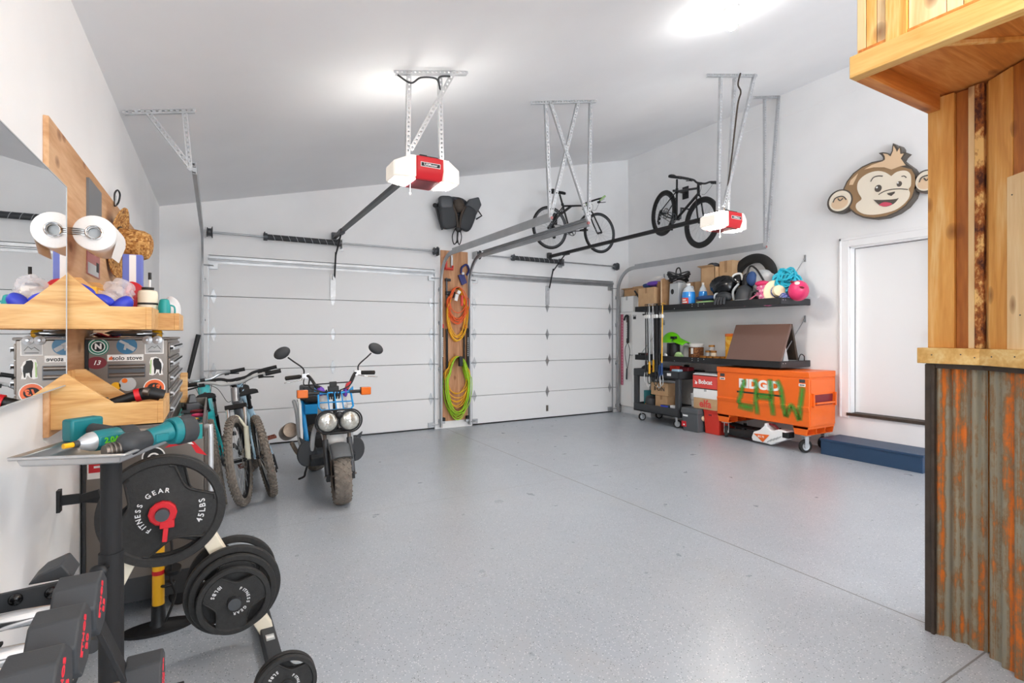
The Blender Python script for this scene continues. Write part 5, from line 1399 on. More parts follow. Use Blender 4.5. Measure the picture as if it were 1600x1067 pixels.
b = B('tongue'); b.prism([(-u, z) for u, z in smooth2([(.05, -.245), (.099, -.225), (.165, -.247), (.178, -.268), (.115, -.278), (.075, -.262)], 3)], -.015, -.011, 'yz'); O('tongue', b, m_)
mono('monkey_outline', [(.13, -.132), (.207, -.13), (.205, -.147), (.171, -.171), (.14, -.15)], -.014, -.006, 'nose')
b = B('monkey_outline')
for pts, w_ in (([(-.041, .044), (-.013, .083), (.034, .09), (.085, .075)], .006), ([(.272, .022), (.298, .02), (.318, -.004)], .005), ([(.043, -.125), (.099, -.102), (.171, -.098), (.259, -.112), (.333, -.138)], .005)):
    b.tube(sm([(-.009, -u, z) for u, z in pts], 5), w_, 6)
O('brow_lines', b, MS)

# ------------------------------------------------------------------ black wall shelves on cables
def wall_shelf(z, label):
    r = root('wall_shelf', label, 'shelf', (6.09, 3.95, z))
    b = B('charcoal'); b.bx(0, .62, 0, 2.55, 0, .012); O('deck', b, r)
    b = B('black_matte'); b.bx(-.01, .005, -.005, 2.555, -.005, .078); b.bx(0, .62, -.012, .0, -.005, .078); b.bx(0, .62, 2.55, 2.562, -.005, .078); O('rim', b, r, .002)
    b = B('charcoal'); b.bx(.0, .62, -.0125, -.0119, .0, .07); O('end_label', b, r)
    b = B('galv_light')
    for y, zz in ((1.25, .05), (1.25, .02), (1.36, .05), (1.36, .02), (1.15, .045), (1.7, .0)): b.ell((-.012, y, zz + .012), (.004, .006, .006), 8, 6)
    for x in (.04, .09): b.ell((x, -.013, .05), (.006, .004, .006), 8, 6)
    O('rivets', b, r)
    for y in (.04, 2.5):
        b = B('galvanized'); b.cyl((.04, y, .06), (.622, y + .02, .62), .006, n=8); b.bx(.62, .629, y + .008, y + .032, .57, .66); b.cyl((.60, y + .02, .60), (.612, y + .02, .60), .012, n=10); O('stay_cable', b, r)
    return r
wall_shelf(1.805, 'long black steel wall shelf crowded with boxes, helmets and a tyre')
wall_shelf(1.012, 'long black wall shelf with a glossy brown folding panel, above the orange job box')
SZ, LZ2 = 1.818, 1.025
def crate(name, label, x, y, z, dx, dy, dz, mat='cardboard', rz=0., group=None, open_=False, tape=True, cat='box', txt=None, tcol='ink', ts=.05, tz=.5):
    r = root(name, label, cat, (x, y, z), rz, group)
    b = B(mat)
    if open_:
        t = .006
        b.bx(-dx / 2, dx / 2, -dy / 2, dy / 2, 0, t)
        for a in ((-dx / 2, -dx / 2 + t, -dy / 2, dy / 2), (dx / 2 - t, dx / 2, -dy / 2, dy / 2), (-dx / 2, dx / 2, -dy / 2, -dy / 2 + t), (-dx / 2, dx / 2, dy / 2 - t, dy / 2)): b.bx(*a, 0, dz)
        O('body', b, r)
        for p, q, w_ in (((-dx / 2, 0, dz), (-dx / 2 - .07, 0, dz + .02), dy), ((dx / 2, 0, dz), (dx / 2 + .03, 0, dz + .07), dy)):
            b = B(mat); b.bar(p, q, w_, .005, (0, 0, 1)); O('flap', b, r)
        b = B(mat); b.bar((0, dy / 2, dz), (0, dy / 2 + .07, dz + .03), dx, .005); O('flap', b, r)
    else:
        b.bx(-dx / 2, dx / 2, -dy / 2, dy / 2, 0, dz); O('body', b, r, .004)
        if tape:
            b = B('cardboard_dark' if mat.startswith('card') else 'light_grey'); b.bx(-dx / 2 - .0008, dx / 2 + .0008, -.022, .022, dz * .75, dz + .001); O('tape', b, r)
    if txt:
        b = B(tcol); b.text(txt, ts, FW(-dx / 2 - .0008, 0, dz * tz), .0006, .03); O('lettering', b, r)
    return r
# upper shelf
crate('cardboard_box', 'closed cardboard box at the pole end of the upper wall shelf', 6.29, 6.28, SZ, .36, .36, .37, txt='FRAGILE'[:0] or None)
crate('cardboard_box', 'narrow tall cardboard box between the closed box and the brown paper sack', 6.36, 6.11, SZ, .30, .07, .46, 'cardboard_dark', tape=False)
r = root('paper_sack', 'tall creased brown paper sack on the upper shelf beside the narrow box', 'bag', (6.24, 5.965, SZ))
b = B('cardboard_dark'); b.sheet(lambda s, t: ((.10 + .012 * math.sin(10 * PI * s)) * math.cos(2 * PI * s), (.062 + .01 * math.sin(14 * PI * s)) * math.sin(2 * PI * s), .48 * t + .012 * math.sin(8 * PI * s) * t), 60, 6); O('body', b, r)
b = B('ear_tan'); b.bar((-.107, 0, .02), (-.105, .01, .47), .018, .004, (1, 0, 0)); O('pale_fold', b, r)
r = root('metal_tin', 'square grey metal can with a dark oval label on the upper shelf', 'can', (6.28, 5.74, SZ))
b = B('light_grey'); b.taper((0, 0, 0), (.24, .20), (.22, .18), .40); b.bx(-.08, .08, -.06, .06, .40, .415); O('body', b, r, .01)
b = B('ink'); b.prism([(.03 + .03 * math.cos(i * .4), .27 + .042 * math.sin(i * .4)) for i in range(16)], -.117, -.112, 'yz'); b.bx(-.05, .05, -.04, .02, .415, .425); O('oval_label', b, r)
b = B('black')
for k in range(7): b.tube(sm([(.13 * math.cos(a + k) + .0, (.10 + .02 * math.sin(k * 2.1)) * math.sin(a * 1.0 + k * .7), .02 + .018 * k + .03 * math.sin(2 * a + k)) for a in [2 * PI * i / 8 for i in range(8)]], 4, True), .011, 6, True)
b.tube(sm([(0, -.05, .1), (.0, -.02, .21), (0, .04, .2), (0, .06, .1)], 5), .01, 6)
one('cable_pile', b, 'tangle of black cable on top of the grey metal can', 'cable', (6.27, 5.74, SZ + .425))
crate('cardboard_box', 'cardboard box standing behind the blue fluid jug', 6.55, 5.60, SZ, .2, .30, .42)
def jug(label, x, y, s=1.0, tilt=0):
    r = root('fluid_jug', label, 'jug', (x, y, SZ), tilt)
    b = B('blue_liquid'); b.lathe([(0, 0), (.078 * s, 0), (.086 * s, .012), (.086 * s, .20), (.078 * s, .245)], n=28); O('body', b, r)
    b = B('wind_clear'); b.lathe([(.079 * s, .245), (.06 * s, .295), (.03 * s, .325), (.022 * s, .345), (0, .345)], n=28); b.tube(sm([(.03 * s, 0, .33), (.075 * s, 0, .33), (.085 * s, 0, .27), (.08 * s, 0, .2)], 4), .011, 8); O('shoulder', b, r)
    b = B('white_plastic'); b.cyl((0, 0, .345), (0, 0, .375), .024 * s, n=18); O('cap', b, r)
    b = B('red_plastic'); b.lathe([(.0866 * s, .05), (.0866 * s, .155)], (0, 0, 0), (0, 0, 1), 16, (PI * .80, PI * 1.22)); b.m('label').lathe([(.0868 * s, .08), (.0868 * s, .10)], (0, 0, 0), (0, 0, 1), 10, (PI * .86, PI * 1.15)); b.m('label').lathe([(.0868 * s, .115), (.0868 * s, .135)], (0, 0, 0), (0, 0, 1), 10, (PI * .88, PI * 1.1)); O('front_label', b, r)
    return r
jug('full blue washer fluid jug with an orange label on the upper shelf', 6.21, 5.49, 1.15)
jug('smaller blue fluid jug behind the full blue jug', 6.30, 5.30, .72)
def cloth(name, label, cat, mat, c, d, seed, amp=.2, pw=.9, group=None, fr=3.):
    b = B(mat); b.blob((0, 0, 0), d, amp, fr, seed, 26, 16, None, pw); return one(name, b, label, cat, c, group=group)
cloth('folded_mat', 'pale green folded mat at the front of the upper shelf', 'mat', 'pale_green', (6.24, 5.17, SZ + .05), (.12, .17, .05), 1, .1, .7)
cloth('cushion', 'flat blue cushion lying on the pale green mat', 'cushion', 'navy_plaid', (6.27, 5.18, SZ + .14), (.13, .17, .035), 2, .1, .7)
crate('cardboard_box', 'open cardboard box with dark clothes in the middle of the upper shelf', 6.46, 5.24, SZ, .26, .25, .60, open_=True)
cloth('clothes', 'dark maroon clothes heaped in the open cardboard box', 'clothes', 'dark_plaid', (6.46, 5.24, SZ + .60), (.11, .10, .06), 3, .3)
crate('cardboard_box', 'taller cardboard box beside the open box, next to the tyre', 6.53, 4.99, SZ, .24, .22, .67)
cloth('shoe_pile', 'dark stuffed fabric behind the smaller blue jug', 'fabric', 'dark_plaid', (6.5, 5.37, SZ + .33), (.07, .09, .11), 8, .3)
cloth('bin_bag', 'shiny black stuffed bag in the middle of the upper shelf', 'bag', 'black_gloss', (6.28, 4.91, SZ + .28), (.15, .19, .15), 4, .22, .95)
r = root('work_gloves', 'pair of dark work gloves hanging over the front of the upper shelf', 'gloves', (6.17, 4.80, SZ + .11))
b = B('charcoal'); b.blob((0, 0.03, .02), (.07, .12, .07), .3, 3, 6)
for k in range(4): b.tube(sm([(-.04, -.04 + .04 * k, -.0), (-.095, -.05 + .045 * k, -.01), (-.115, -.055 + .05 * k, -.09)], 4), [.02] * 4 + [.018] * 4 + [.014], 8)
O('fingers', b, r)
b = B('light_grey'); b.torus((-.02, .14, .03), .045, .012, (0, 1, .2), 18, 8); O('cuff', b, r)
r = root('skate_helmet', 'matt black half-shell helmet at the front of the upper shelf, beside the work gloves', 'helmet', (6.25, 4.56, SZ + .06))
b = B('charcoal'); b.ell((0, 0, 0), (.14, .125, .22), 28, 12, None, 0.0, 1.); O('shell', b, r)
b = B('light_grey'); b.tube(sm([(-.05, .135, .02), (-.06, .14, .14), (0.0, .1, .24)], 6), .016, 8); b.tube([(.14 * math.cos(a), .127 * math.sin(a), .004) for a in [2 * PI * i / 24 for i in range(24)]], .008, 6, True); O('white_trim', b, r)
r = root('bike_helmet', 'black and white vented helmet behind the black bag and against the tyre', 'helmet', (6.42, 4.78, SZ + .33))
b = B('black_gloss'); b.ell((0, 0, 0), (.12, .10, .13), 24, 12, None, -.3, 1.); O('shell', b, r)
b = B('label'); b.tube(sm([(-.08, .07, .02), (-.07, .03, .11), (-.03, -.05, .125), (-.05, -.09, .03)], 6), .014, 8); b.ell((-.10, .01, .03), (.02, .05, .03), 12, 8); O('white_stripes', b, r)
r = root('motorcycle_tire', 'big bare black tyre leaning on the wall behind the upper shelf clutter', 'tyre', (6.555, 4.66, SZ + .375), rot=(0, .12, 0))
b = B('rubber'); b.lathe([(.245, -.045), (.27, -.058), (.31, -.06), (.345, -.045), (.365, -.02), (.37, 0), (.365, .02), (.345, .045), (.31, .06), (.27, .058), (.245, .045), (.245, -.045)], (0, 0, 0), (1, 0, 0), 64)
O('carcass', b, r)
b = B('label'); b.text('XC 45', .05, frame((-.0615, 0, .29), (0, -1, 0), (0, 0, 1)), .0006, .02); 
r = root('backpack', 'grey and blue backpack with a black strap inside the tyre ring', 'backpack', (6.38, 4.45, SZ + .21))
b = B('light_grey'); b.blob((0.03, -.05, .12), (.10, .15, .14), .12, 2, 3, pw=.8); O('body', b, r)
b = B('navy_plaid'); b.blob((-.07, .05, .15), (.04, .07, .1), .1, 2, 5); O('pocket', b, r)
b = B('black'); b.blob((-.02, .15, .03), (.09, .05, .2), .1, 2, 4, pw=.8); b.tube(sm([(-.08, .12, .2), (-.06, .08, .32), (-.07, -.02, .27), (-.10, -.15, .1), (-.1, -.2, .02)], 6), .013, 6); O('strap', b, r)
b = B('black'); b.lathe([(.055, -.05), (.08, -.05), (.085, 0), (.08, .04), (.055, .04), (.05, 0), (.055, -.05)], (0, 0, 0), (1, .4, 0), 28); one('speaker_ring', b, 'round black open ring on the upper shelf by the pink floral bag', 'ring', (6.24, 4.375, SZ + .115))
r = root('floral_bag', 'pink floral fabric bag on the upper shelf behind the sun hat', 'bag', (6.29, 4.26, SZ + .15))
b = B('floral_pink'); b.blob((0, 0, 0), (.11, .12, .15), .25, 3, 7, pw=.85); O('body', b, r)
b = B('hot_pink'); b.blob((-.05, .03, .12), (.06, .10, .04), .2, 3, 9); O('flap', b, r)
b = B('rope_pink'); b.tube(sm([(-.10, .08, -.02), (-.15, .14, -.08), (-.175, .17, -.12), (-.19, .2, -.17)], 5), .009, 6); O('strap', b, r)
r = root('sun_hat', 'cream sun hat with a blue floral band propped on the upper shelf', 'hat', (6.24, 4.09, SZ + .15), rot=tuple(Vector((-.55, -.75, .12)).to_track_quat('Z', 'Y').to_euler()))
b = B('straw_hat_pale'); b.sheet(lambda s, t: ((.075 + .085 * t) * math.cos(2 * PI * s), (.075 + .085 * t) * math.sin(2 * PI * s), -.02 * t + .012 * math.sin(6 * PI * s) * t), 40, 5); o = O('brim', b, r); md = o.modifiers.new('thick', 'SOLIDIFY'); md.thickness = .006
b = B('straw_hat_pale'); b.lathe([(.077, 0), (.075, .05), (.068, .085), (.045, .10), (0, .102)], n=28); O('crown', b, r)
b = B('floral_blue'); b.lathe([(.0785, .004), (.0775, .036)], n=28); O('band', b, r)
r = root('rope_bundle', 'bundle of turquoise rope at the end of the upper shelf', 'rope', (6.36, 4.03, SZ + .30))
b = B('cyan'); rd = random.Random(11)
for k in range(26):
    Rm = Matrix.Rotation(rd.uniform(-.9, .9), 3, 'X') @ Matrix.Rotation(rd.uniform(-.8, .8), 3, 'Y') @ Matrix.Rotation(rd.uniform(-.6, .6), 3, 'Z')
    cc = Vector((rd.uniform(-.03, .03), rd.uniform(-.03, .03), rd.uniform(-.04, .04)))
    b.tube([tuple(cc + Rm @ Vector((.05 * math.cos(a), .10 * math.sin(a), .13 * math.sin(a + .9)))) for a in [2 * PI * i / 14 for i in range(14)]], .012, 6, True)
O('coils', b, r)
b = B('cyan'); b.blob((0, 0, -.16), (.09, .08, .13), .25, 3, 3); O('hanging_loops', b, r)
cloth('grey_cloth', 'small grey patterned cloth between the sun hat and the pink helmet', 'cloth', 'floral_blue', (6.24, 3.985, SZ + .07), (.07, .05, .06), 5, .3)
r = root('pink_helmet', 'shiny pink helmet at the free end of the upper shelf', 'helmet', (6.26, 4.05 - .27 + .04, SZ + .145), rot=(.3, -.9, 0))
b = B('hot_pink'); b.ell((0, 0, 0), (.125, .115, .135), 28, 14, None, -.55, 1.); O('shell', b, r)
b = B('maroon')
for a in (-.6, 0, .6): b.ell((.06 * math.sin(a) , .07 * math.sin(a * 2), .115), (.012, .03, .02), 12, 6)
O('vents', b, r)
b = B('cream'); b.ell((.01, .0, .13), (.03, .03, .008), 14, 6); O('decal', b, r)
# things above the white cabinet and around the first box
crate('white_carton', 'white printed carton on top of the tall white cabinet', 6.585, 7.13, 1.832, .24, .34, .28, 'label', txt=None)
crate('white_carton', 'smaller white carton on the cabinet beside the upper shelf', 6.585, 6.74, 1.832, .22, .26, .17, 'label')
crate('cardboard_box', 'open cardboard box on top of the white printed carton', 6.6, 7.10, 2.115, .18, .30, .12, open_=True)
b = B('black'); b.bar((0, 0, 0), (-.03, .13, .18), .04, .015); one('scraper', b, 'black flat-bladed tool sticking up from the white cartons', 'tool', (6.5, 6.80, 2.02), group=None)
cloth('purple_fabric', 'purple and blue folded fabric on top of the closed cardboard box', 'fabric', 'purple', (6.30, 6.24, SZ + .44), (.11, .17, .045), 6, .2, .8)
cloth('blue_fabric', 'blue folded fabric at the cabinet side of the purple fabric', 'fabric', 'navy_plaid', (6.30, 6.40, SZ + .42), (.1, .09, .04), 2, .2, .8)
cloth('white_bundle', 'white cloth bundle behind the purple fabric', 'cloth', 'white_cloth', (6.52, 6.40, SZ + .5), (.09, .14, .08), 3, .2)
cloth('storage_tub', 'dark fabric heap at the wall end behind the closed cardboard box', 'fabric', 'dark_plaid', (6.6, 6.36, SZ + .18), (.09, .14, .18), 12, .2, .7)

# tall white cabinet in the corner
WC = root('white_cabinet', 'tall shallow white two-door cabinet in the far corner', 'cabinet', (6.45, 6.55, 0))
b = B('door_white'); b.bx(.018, .265, .0, .77, .13, 1.83); b.bx(.04, .265, .01, .76, 0, .13); O('carcass', b, WC, .002)
for y0, y1 in ((.003, .43), (.434, .767)):
    b = B('white_plastic'); b.bx(0, .018, y0, y1, .135, 1.827); dr = O('door', b, WC, .003)
b = B('chrome'); b.ell((-.012, .41, 1.06), (.012, .012, .012), 12, 8); b.ell((-.012, .455, 1.06), (.012, .012, .012), 12, 8); O('knob', b, WC)
b = B('ink'); 
for (y, z, w_, h_) in ((.53, 1.74, .07, .02), (.53, 1.69, .06, .02), (.53, 1.65, .05, .02), (.36, 1.76, .09, .008), (.36, 1.72, .07, .05), (.12, 1.77, .09, .03)): b.bx(-.001, 0, y - w_ / 2, y + w_ / 2, z - h_ / 2, z + h_ / 2)
O('printed_stickers', b, WC)
b = B('rope_pink'); b.bx(-.012, .0, -.03, .03, 0, 1.28); b.m('maroon').bx(-.014, -.012, .018, .03, 0, 1.28)
for k in range(24): b.m('label').bx(-.0135, -.012, -.025, -.005, .03 + k * .052, .035 + k * .052)
one('measuring_board', b, 'long pink measuring board on the face of the white cabinet', 'ruler', (6.449, 7.23, .51))
r = root('leash', 'black padded leash handle with a thin wire loop hung on the white cabinet', 'leash', (6.415, 7.06, 1.72))
b = B('black'); b.tube(sm([(0, .08, -.04), (0, .05, .03), (0, 0, .04), (-.005, -.02, -.06), (-.005, -.02, -.38), (0, -.01, -.44)], 6), [.016] * 12 + [.026] * 14 + [.026] * 5, 10); O('handle', b, r)
b = B('label')
for k in range(9): b.bx(-.033, -.030, -.028, -.008, -.36 + k * .032, -.34 + k * .032)
O('printed_marks', b, r)
b = B('charcoal'); b.tube(sm([(0, -.01, -.44), (0, .05, -.53), (0, .055, -.66), (0, .02, -.84), (0, .005, -.92), (0, -.045, -.74), (0, -.065, -.58), (0, -.01, -.44)], 6), .006, 6); b.bar((0, .01, -.9), (0, .02, -1.1), .03, .012); b.m('chrome').ell((0, .005, -.89), (.012, .012, .015), 10, 6); O('wire_loop', b, r)

# ski poles hung from the upper shelf
PG = 'poles hung from the front of the upper shelf'
rd = random.Random(4)
poles = [('black', 'ink', 'black ski pole with a white loop, nearest the white cabinet', 'label', .04), ('charcoal', 'ink', 'charcoal ski pole with a white loop, second from the cabinet', 'label', .10), ('light_grey', 'yellow', 'grey ski pole with a yellow grip hung from the shelf', 'ink', .05), ('galv_light', 'yellow', 'bright steel ski pole with a yellow grip hung from the shelf', 'ink', .02),
         ('black', 'black', 'black ski pole with black grip hung in the thick of the bundle', 'black', .07), ('black', 'black', 'black ski pole with black grip, hung before the blue pole', 'black', .01), ('charcoal', 'navy_plaid', 'ski pole with a blue grip and blue strap', 'light_grey', .10), ('yellow', 'navy_plaid', 'yellow ski pole with a blue strap at the end of the bundle', 'light_grey', .06)]
for i, (sh_, gr_, lab, lp, dz) in enumerate(poles):
    y = 6.215 - .054 * i
    r = root('ski_pole', lab, 'ski pole', (6.035 - .012 * (i % 3), y, 1.87), rot=(rd.uniform(-.025, .025), 0, 0), group=None)
    b = B(sh_); b.tube([(0, 0, 0), (0, 0, -.9)], [.009, .011], 10); b.tube(sm([(0, 0, .0), (.0, .01, .04), (.06, .0, .03)], 4), .004, 6); O('shaft', b, r)
    b = B('white_plastic'); b.lathe([(.008, -.02), (.02, -.015), (.022, .02), (.012, .04), (.007, .04)], (0, 0, -.17), (0, 0, 1), 14); O('basket', b, r)
    b = B(gr_); b.lathe([(.009, 0), (.016, -.02), (.018, -.1), (.015, -.16), (.022, -.19), (.018, -.2), (0, -.2)], (0, 0, -.82 - dz), (0, 0, 1), 14); O('grip', b, r)
    b = B(lp); z0 = -.98 - dz
    b.tube(sm([(0, 0, z0 + .0), (-.004, .035, z0 - .08), (-.004, .03, z0 - .17), (-.004, 0, z0 - .2), (-.004, -.03, z0 - .17), (-.004, -.03, z0 - .08)], 5, True), .006, 6, True); O('wrist_loop', b, r)
cloth('jackets', 'black straps bundled among the ski poles', 'straps', 'black_matte', (6.05, 5.985, 1.33), (.018, .075, .48), 3, .25, .8)

# lower shelf items
r = root('folding_panel', 'glossy dark brown folding panel standing like a tent on the lower wall shelf', 'panel', (6.11, 3.97, LZ2 + .02))
b = B('brown_gloss'); b.prism([(.0, 0), (.03, 0), (.27, .50), (.235, .515), (.225, .505)], 0, .80, 'xz'); O('front_panel', b, r, .004)
b = B('metal_brown'); b.prism([(.27, .515), (.245, .50), (.36, .05), (.40, .05)], 0.0, .80, 'xz'); O('rear_panel', b, r, .003)
b = B('light_grey'); b.prism([(.10, .02), (.22, .02), (.16, .22)], .02, .04, 'xz'); b.m('black').bar((.06, .03, .1), (.2, .03, .36), .015, .02); O('inner_bracket', b, r)
b = B('black_gloss'); b.tube(sm([(.38, -.0, .02), (.42, -.01, .12), (.50, -.01, .10), (.52, 0, .03)], 5), .006, 6); b.bx(.44, .55, -.0, .06, .0, .04); O('cable', b, r)
r = root('snack_canister', 'tall yellow snack canister behind the glossy brown panel', 'canister', (6.45, 4.93, LZ2))
b = B('snack_yellow'); b.lathe([(0, 0), (.075, 0), (.078, .01), (.078, .38), (.07, .39)], n=26); O('body', b, r)
b = B('orange_lens'); b.lathe([(.081, .37), (.083, .375), (.083, .405), (.07, .412), (0, .412)], n=26); O('lid', b, r)
r = root('lime_helmet', 'bright lime green helmet with a visor on the lower shelf beside the poles', 'helmet', (6.36, 5.92, LZ2 + .27))
b = B('lime'); b.ell((.0, .05, 0), (.13, .17, .17), 26, 12, None, 0., 1.); O('shell', b, r)
b = B('lime'); b.sheet(lambda s, t: (-.12 + .24 * s, -.06 - .22 * t, .10 - .09 * t - .30 * (s - .5) ** 2 * (1 - .4 * t)), 8, 5); o = O('visor', b, r); md = o.modifiers.new('thick', 'SOLIDIFY'); md.thickness = .01
b = B('black'); b.bx(-.13, -.06, -.12, -.05, .06, .10); O('vent', b, r)
r = root('helmet_stand', 'black drum under the lime green helmet', 'container', (6.36, 5.93, LZ2))
b = B('black'); b.lathe([(0, 0), (.10, 0), (.105, .02), (.10, .262), (0, .265)], n=24); O('body', b, r)
b = B('label'); b.ell((-.1, .07, .06), (.02, .035, .035), 12, 8); O('pale_knob', b, r)
cloth('green_rag', 'pale green rag on the lower shelf below the lime helmet', 'rag', 'pale_green', (6.26, 5.73, LZ2 + .06), (.05, .07, .055), 3, .3)
r = root('nut_jar', 'clear jar full of brown nuts with a white lid on the lower shelf', 'jar', (6.5, 5.60, LZ2))
b = B('nuts_brown'); b.lathe([(0, 0), (.105, 0), (.11, .02), (.11, .20), (0, .205)], n=28); O('contents', b, r)
b = B('white_plastic'); b.lathe([(.11, .205), (.112, .21), (.115, .25), (.10, .262), (0, .262)], n=28); O('lid', b, r)
b = B('label'); b.lathe([(.1106, .10), (.1106, .19)], (0, 0, 0), (0, 0, 1), 10, (PI * .98, PI * 1.1)); O('white_label', b, r)
b = B('bucket_white'); b.lathe([(0, 0), (.075, 0), (.08, .02), (.08, .21), (.07, .225), (0, .225)], n=24); one('white_jar', b, 'plain white jar between the lime helmet and the nut jar', 'jar', (6.58, 5.83, LZ2))
cans = [(6.40, 5.39, 0), (6.33, 5.30, 0), (6.42, 5.22, 0), (6.32, 5.19, 0), (6.40, 5.12, 0), (6.31, 5.07, 0), (6.42, 5.04, 0), (6.38, 5.27, 1), (6.36, 5.16, 1), (6.38, 5.21, 2)]
for i, (x, y, lv) in enumerate(cans):
    r = root('small_can', 'small copper-lidded tin in the stack beside the yellow canister', 'can', (x, y, LZ2 + lv * .082), group='small copper-lidded tins on the lower shelf')
    b = B('light_grey' if i % 2 else 'cream'); b.lathe([(0, 0), (.04, 0), (.042, .004), (.042, .065), (0, .065)], n=20); O('body', b, r)
    b = B('copper_lid'); b.lathe([(.043, .05), (.044, .055), (.044, .076), (.038, .08), (0, .08)], n=20); O('lid', b, r)
b = B('navy_plaid'); b.bx(-.06, .06, -.09, .09, 0, .05); b.m('black').box((-.02, .02, .08), (.03, .16, .03), rotm(.5)); b.m('maroon').box((.02, -.04, .07), (.07, .05, .04)); one('tool_pile', b, 'small dark clamps piled on the cabinet end of the lower shelf', 'tool', (6.2, 6.40, LZ2), bev=.006)
b = B('cardboard'); b.bx(-.12, .12, -.36, .36, 0, .03); one('flat_box', b, 'flat pale cardboard sheet in front of the nut jar and tins', 'cardboard', (6.24, 5.17, LZ2), group=None)

# ------------------------------------------------------------------ black utility cart and its load
UC = root('utility_cart', 'charcoal plastic two-tier utility cart parked under the lower shelf', 'cart', (6.05, 5.53, 0))
CX, CY = .58, .98
for nm, z0, z1 in (('top_tray', .74, .865), ('bottom_tray', .17, .30)):
    b = B('grey_plastic' if False else 'charcoal')
    b.bx(0, CX, 0, CY, z0, z0 + .03)
    for a in ((0, .03, 0, CY), (CX - .03, CX, 0, CY), (0, CX, 0, .03), (0, CX, CY - .03, CY)): b.bx(*a, z0, z1)
    O(nm, b, UC, .012, 3)
for x, y in ((0, 0), (CX - .07, 0), (0, CY - .09), (CX - .07, CY - .09)):
    b = B('charcoal'); b.bx(x + .002, x + .068, y + .002, y + .088, .25, .78); O('leg', b, UC, .014, 3)
for x, y, st_ in ((.08, .10, 1), (CX - .08, .10, 0), (.12, CY - .08, 0), (CX - .08, CY - .08, 0)):
    r_ = .062
    b = B('rubber'); b.lathe([(.045, -.016), (r_, -.014), (r_, .014), (.045, .016), (.045, -.016)], (x, y, r_), (1, .25, 0) if st_ else (.3, 1, 0), 24); cs = O('caster', b, UC)
    b = B('galv_light'); b.lathe([(0, -.018), (.046, -.015), (.046, .015), (0, .018)], (x, y, r_), (1, .25, 0) if st_ else (.3, 1, 0), 24); b.bx(x - .03, x + .03, y - .03, y + .03, .155, .17); b.bx(x - .026, x - .022, y - .02, y + .02, .06, .16); O('hub', b, cs)
b = B('label'); b.bx(-.0015, 0, .16, .24, .79, .83); O('sticker', b, UC)
crate('cardboard_box', 'cardboard box with black marker writing on the bottom tier of the cart', 6.31, 6.04, .455, .30, .36, .20, txt='B\u00b7O/N', ts=.085)
crate('cardboard_box', 'plain cardboard box under the marked box on the cart', 6.31, 6.01, .202, .28, .25, .25)
b = B('dark_blue'); b.bx(-.04, .04, -.075, .075, 0, .12); b.m('cobalt').bx(-.0415, -.04, -.074, .074, .0, .115); b.m('label').bx(-.043, -.0415, -.045, .05, .01, .08); one('blue_carton', b, 'small blue and white carton at the front of the cart bottom tier', 'box', (6.122, 5.86, .202))
b = B('makita'); b.bx(-.09, .09, -.075, .075, 0, .29); b.m('ink').bx(-.0915, -.09, -.075, .075, 0, .05); b.m('light_grey').bx(-.0925, -.09, -.03, -.01, .1, .2); one('teal_case', b, 'dark teal tool case standing at the cabinet end of the cart', 'case', (6.34, 6.40, .202), bev=.008)
b = B('black_matte'); b.bx(-.1, .1, -.06, .06, 0, .36); one('black_case', b, 'tall black case between the teal case and the cardboard boxes on the cart', 'case', (6.42, 6.25, .202), bev=.015)
b = B('charcoal'); b.blob((0, 0, .11), (.08, .075, .115), .1, 2, 3, pw=.7); b.m('yellow').bx(-.083, -.078, .02, .04, .04, .1); one('tool_bag', b, 'dark tool bag with a yellow tag at the front of the cart bottom tier', 'bag', (6.17, 6.24, .202))
crate('white_carton', 'white carton on the cart bottom tier behind the cases', 6.53, 6.33, .202, .1, .30, .46, 'label', tape=False)
b = B('black'); b.prism([(-.08, 0), (.08, 0), (0, .24)], -.02, .02, 'yz'); b.m('light_grey').prism([(-.09, 0), (-.07, 0), (.0, .22), (.07, .0), (.09, 0), (0, .26)], -.025, -.018, 'yz'); one('tripod_tool', b, 'small triangular grey tool at the tote end of the cart bottom tier', 'tool', (6.30, 5.75, .202))
b = B('bucket_white'); b.taper((0, 0, 0), (.06, .10), (.07, .11), .13); one('small_carton', b, 'small white tub by the blue and white carton on the cart', 'tub', (6.15, 5.72, .202), bev=.008)
crate('red_tool_case', 'bright red tool case on the top tier of the cart', 6.30, 5.82, .772, .12, .15, .16, 'red_plastic', tape=False, cat='case')
b = B('maroon'); b.bx(-.07, .07, -.09, .09, 0, .15); b.m('black').bx(-.02, .02, -.05, .05, .15, .18); one('dark_case', b, 'dark maroon case beside the red case on the cart', 'case', (6.36, 5.66, .772), bev=.02)
b = B('blue_frame'); b.bx(-.05, .05, -.07, .07, 0, .12); one('blue_tub', b, 'small pale blue tub at the corner of the cart top tier', 'tub', (6.14, 5.65, .772), bev=.01)
b = B('black'); b.blob((0, 0, .07), (.10, .12, .08), .25, 3, 4); b.m('maroon').blob((-.03, -.12, .05), (.05, .06, .06), .2, 3, 5); one('strap_pile', b, 'black and maroon straps piled at the cabinet end of the cart top tier', 'straps', (6.25, 6.36, .772))
b = B('light_grey'); b.bx(-.1, .1, -.14, .14, 0, .025); b.m('label').bx(-.1, .1, -.14, .14, .025, .032); one('paper_stack', b, 'stack of pale papers on the marked cardboard box', 'paper', (6.36, 5.98, .657), .2)

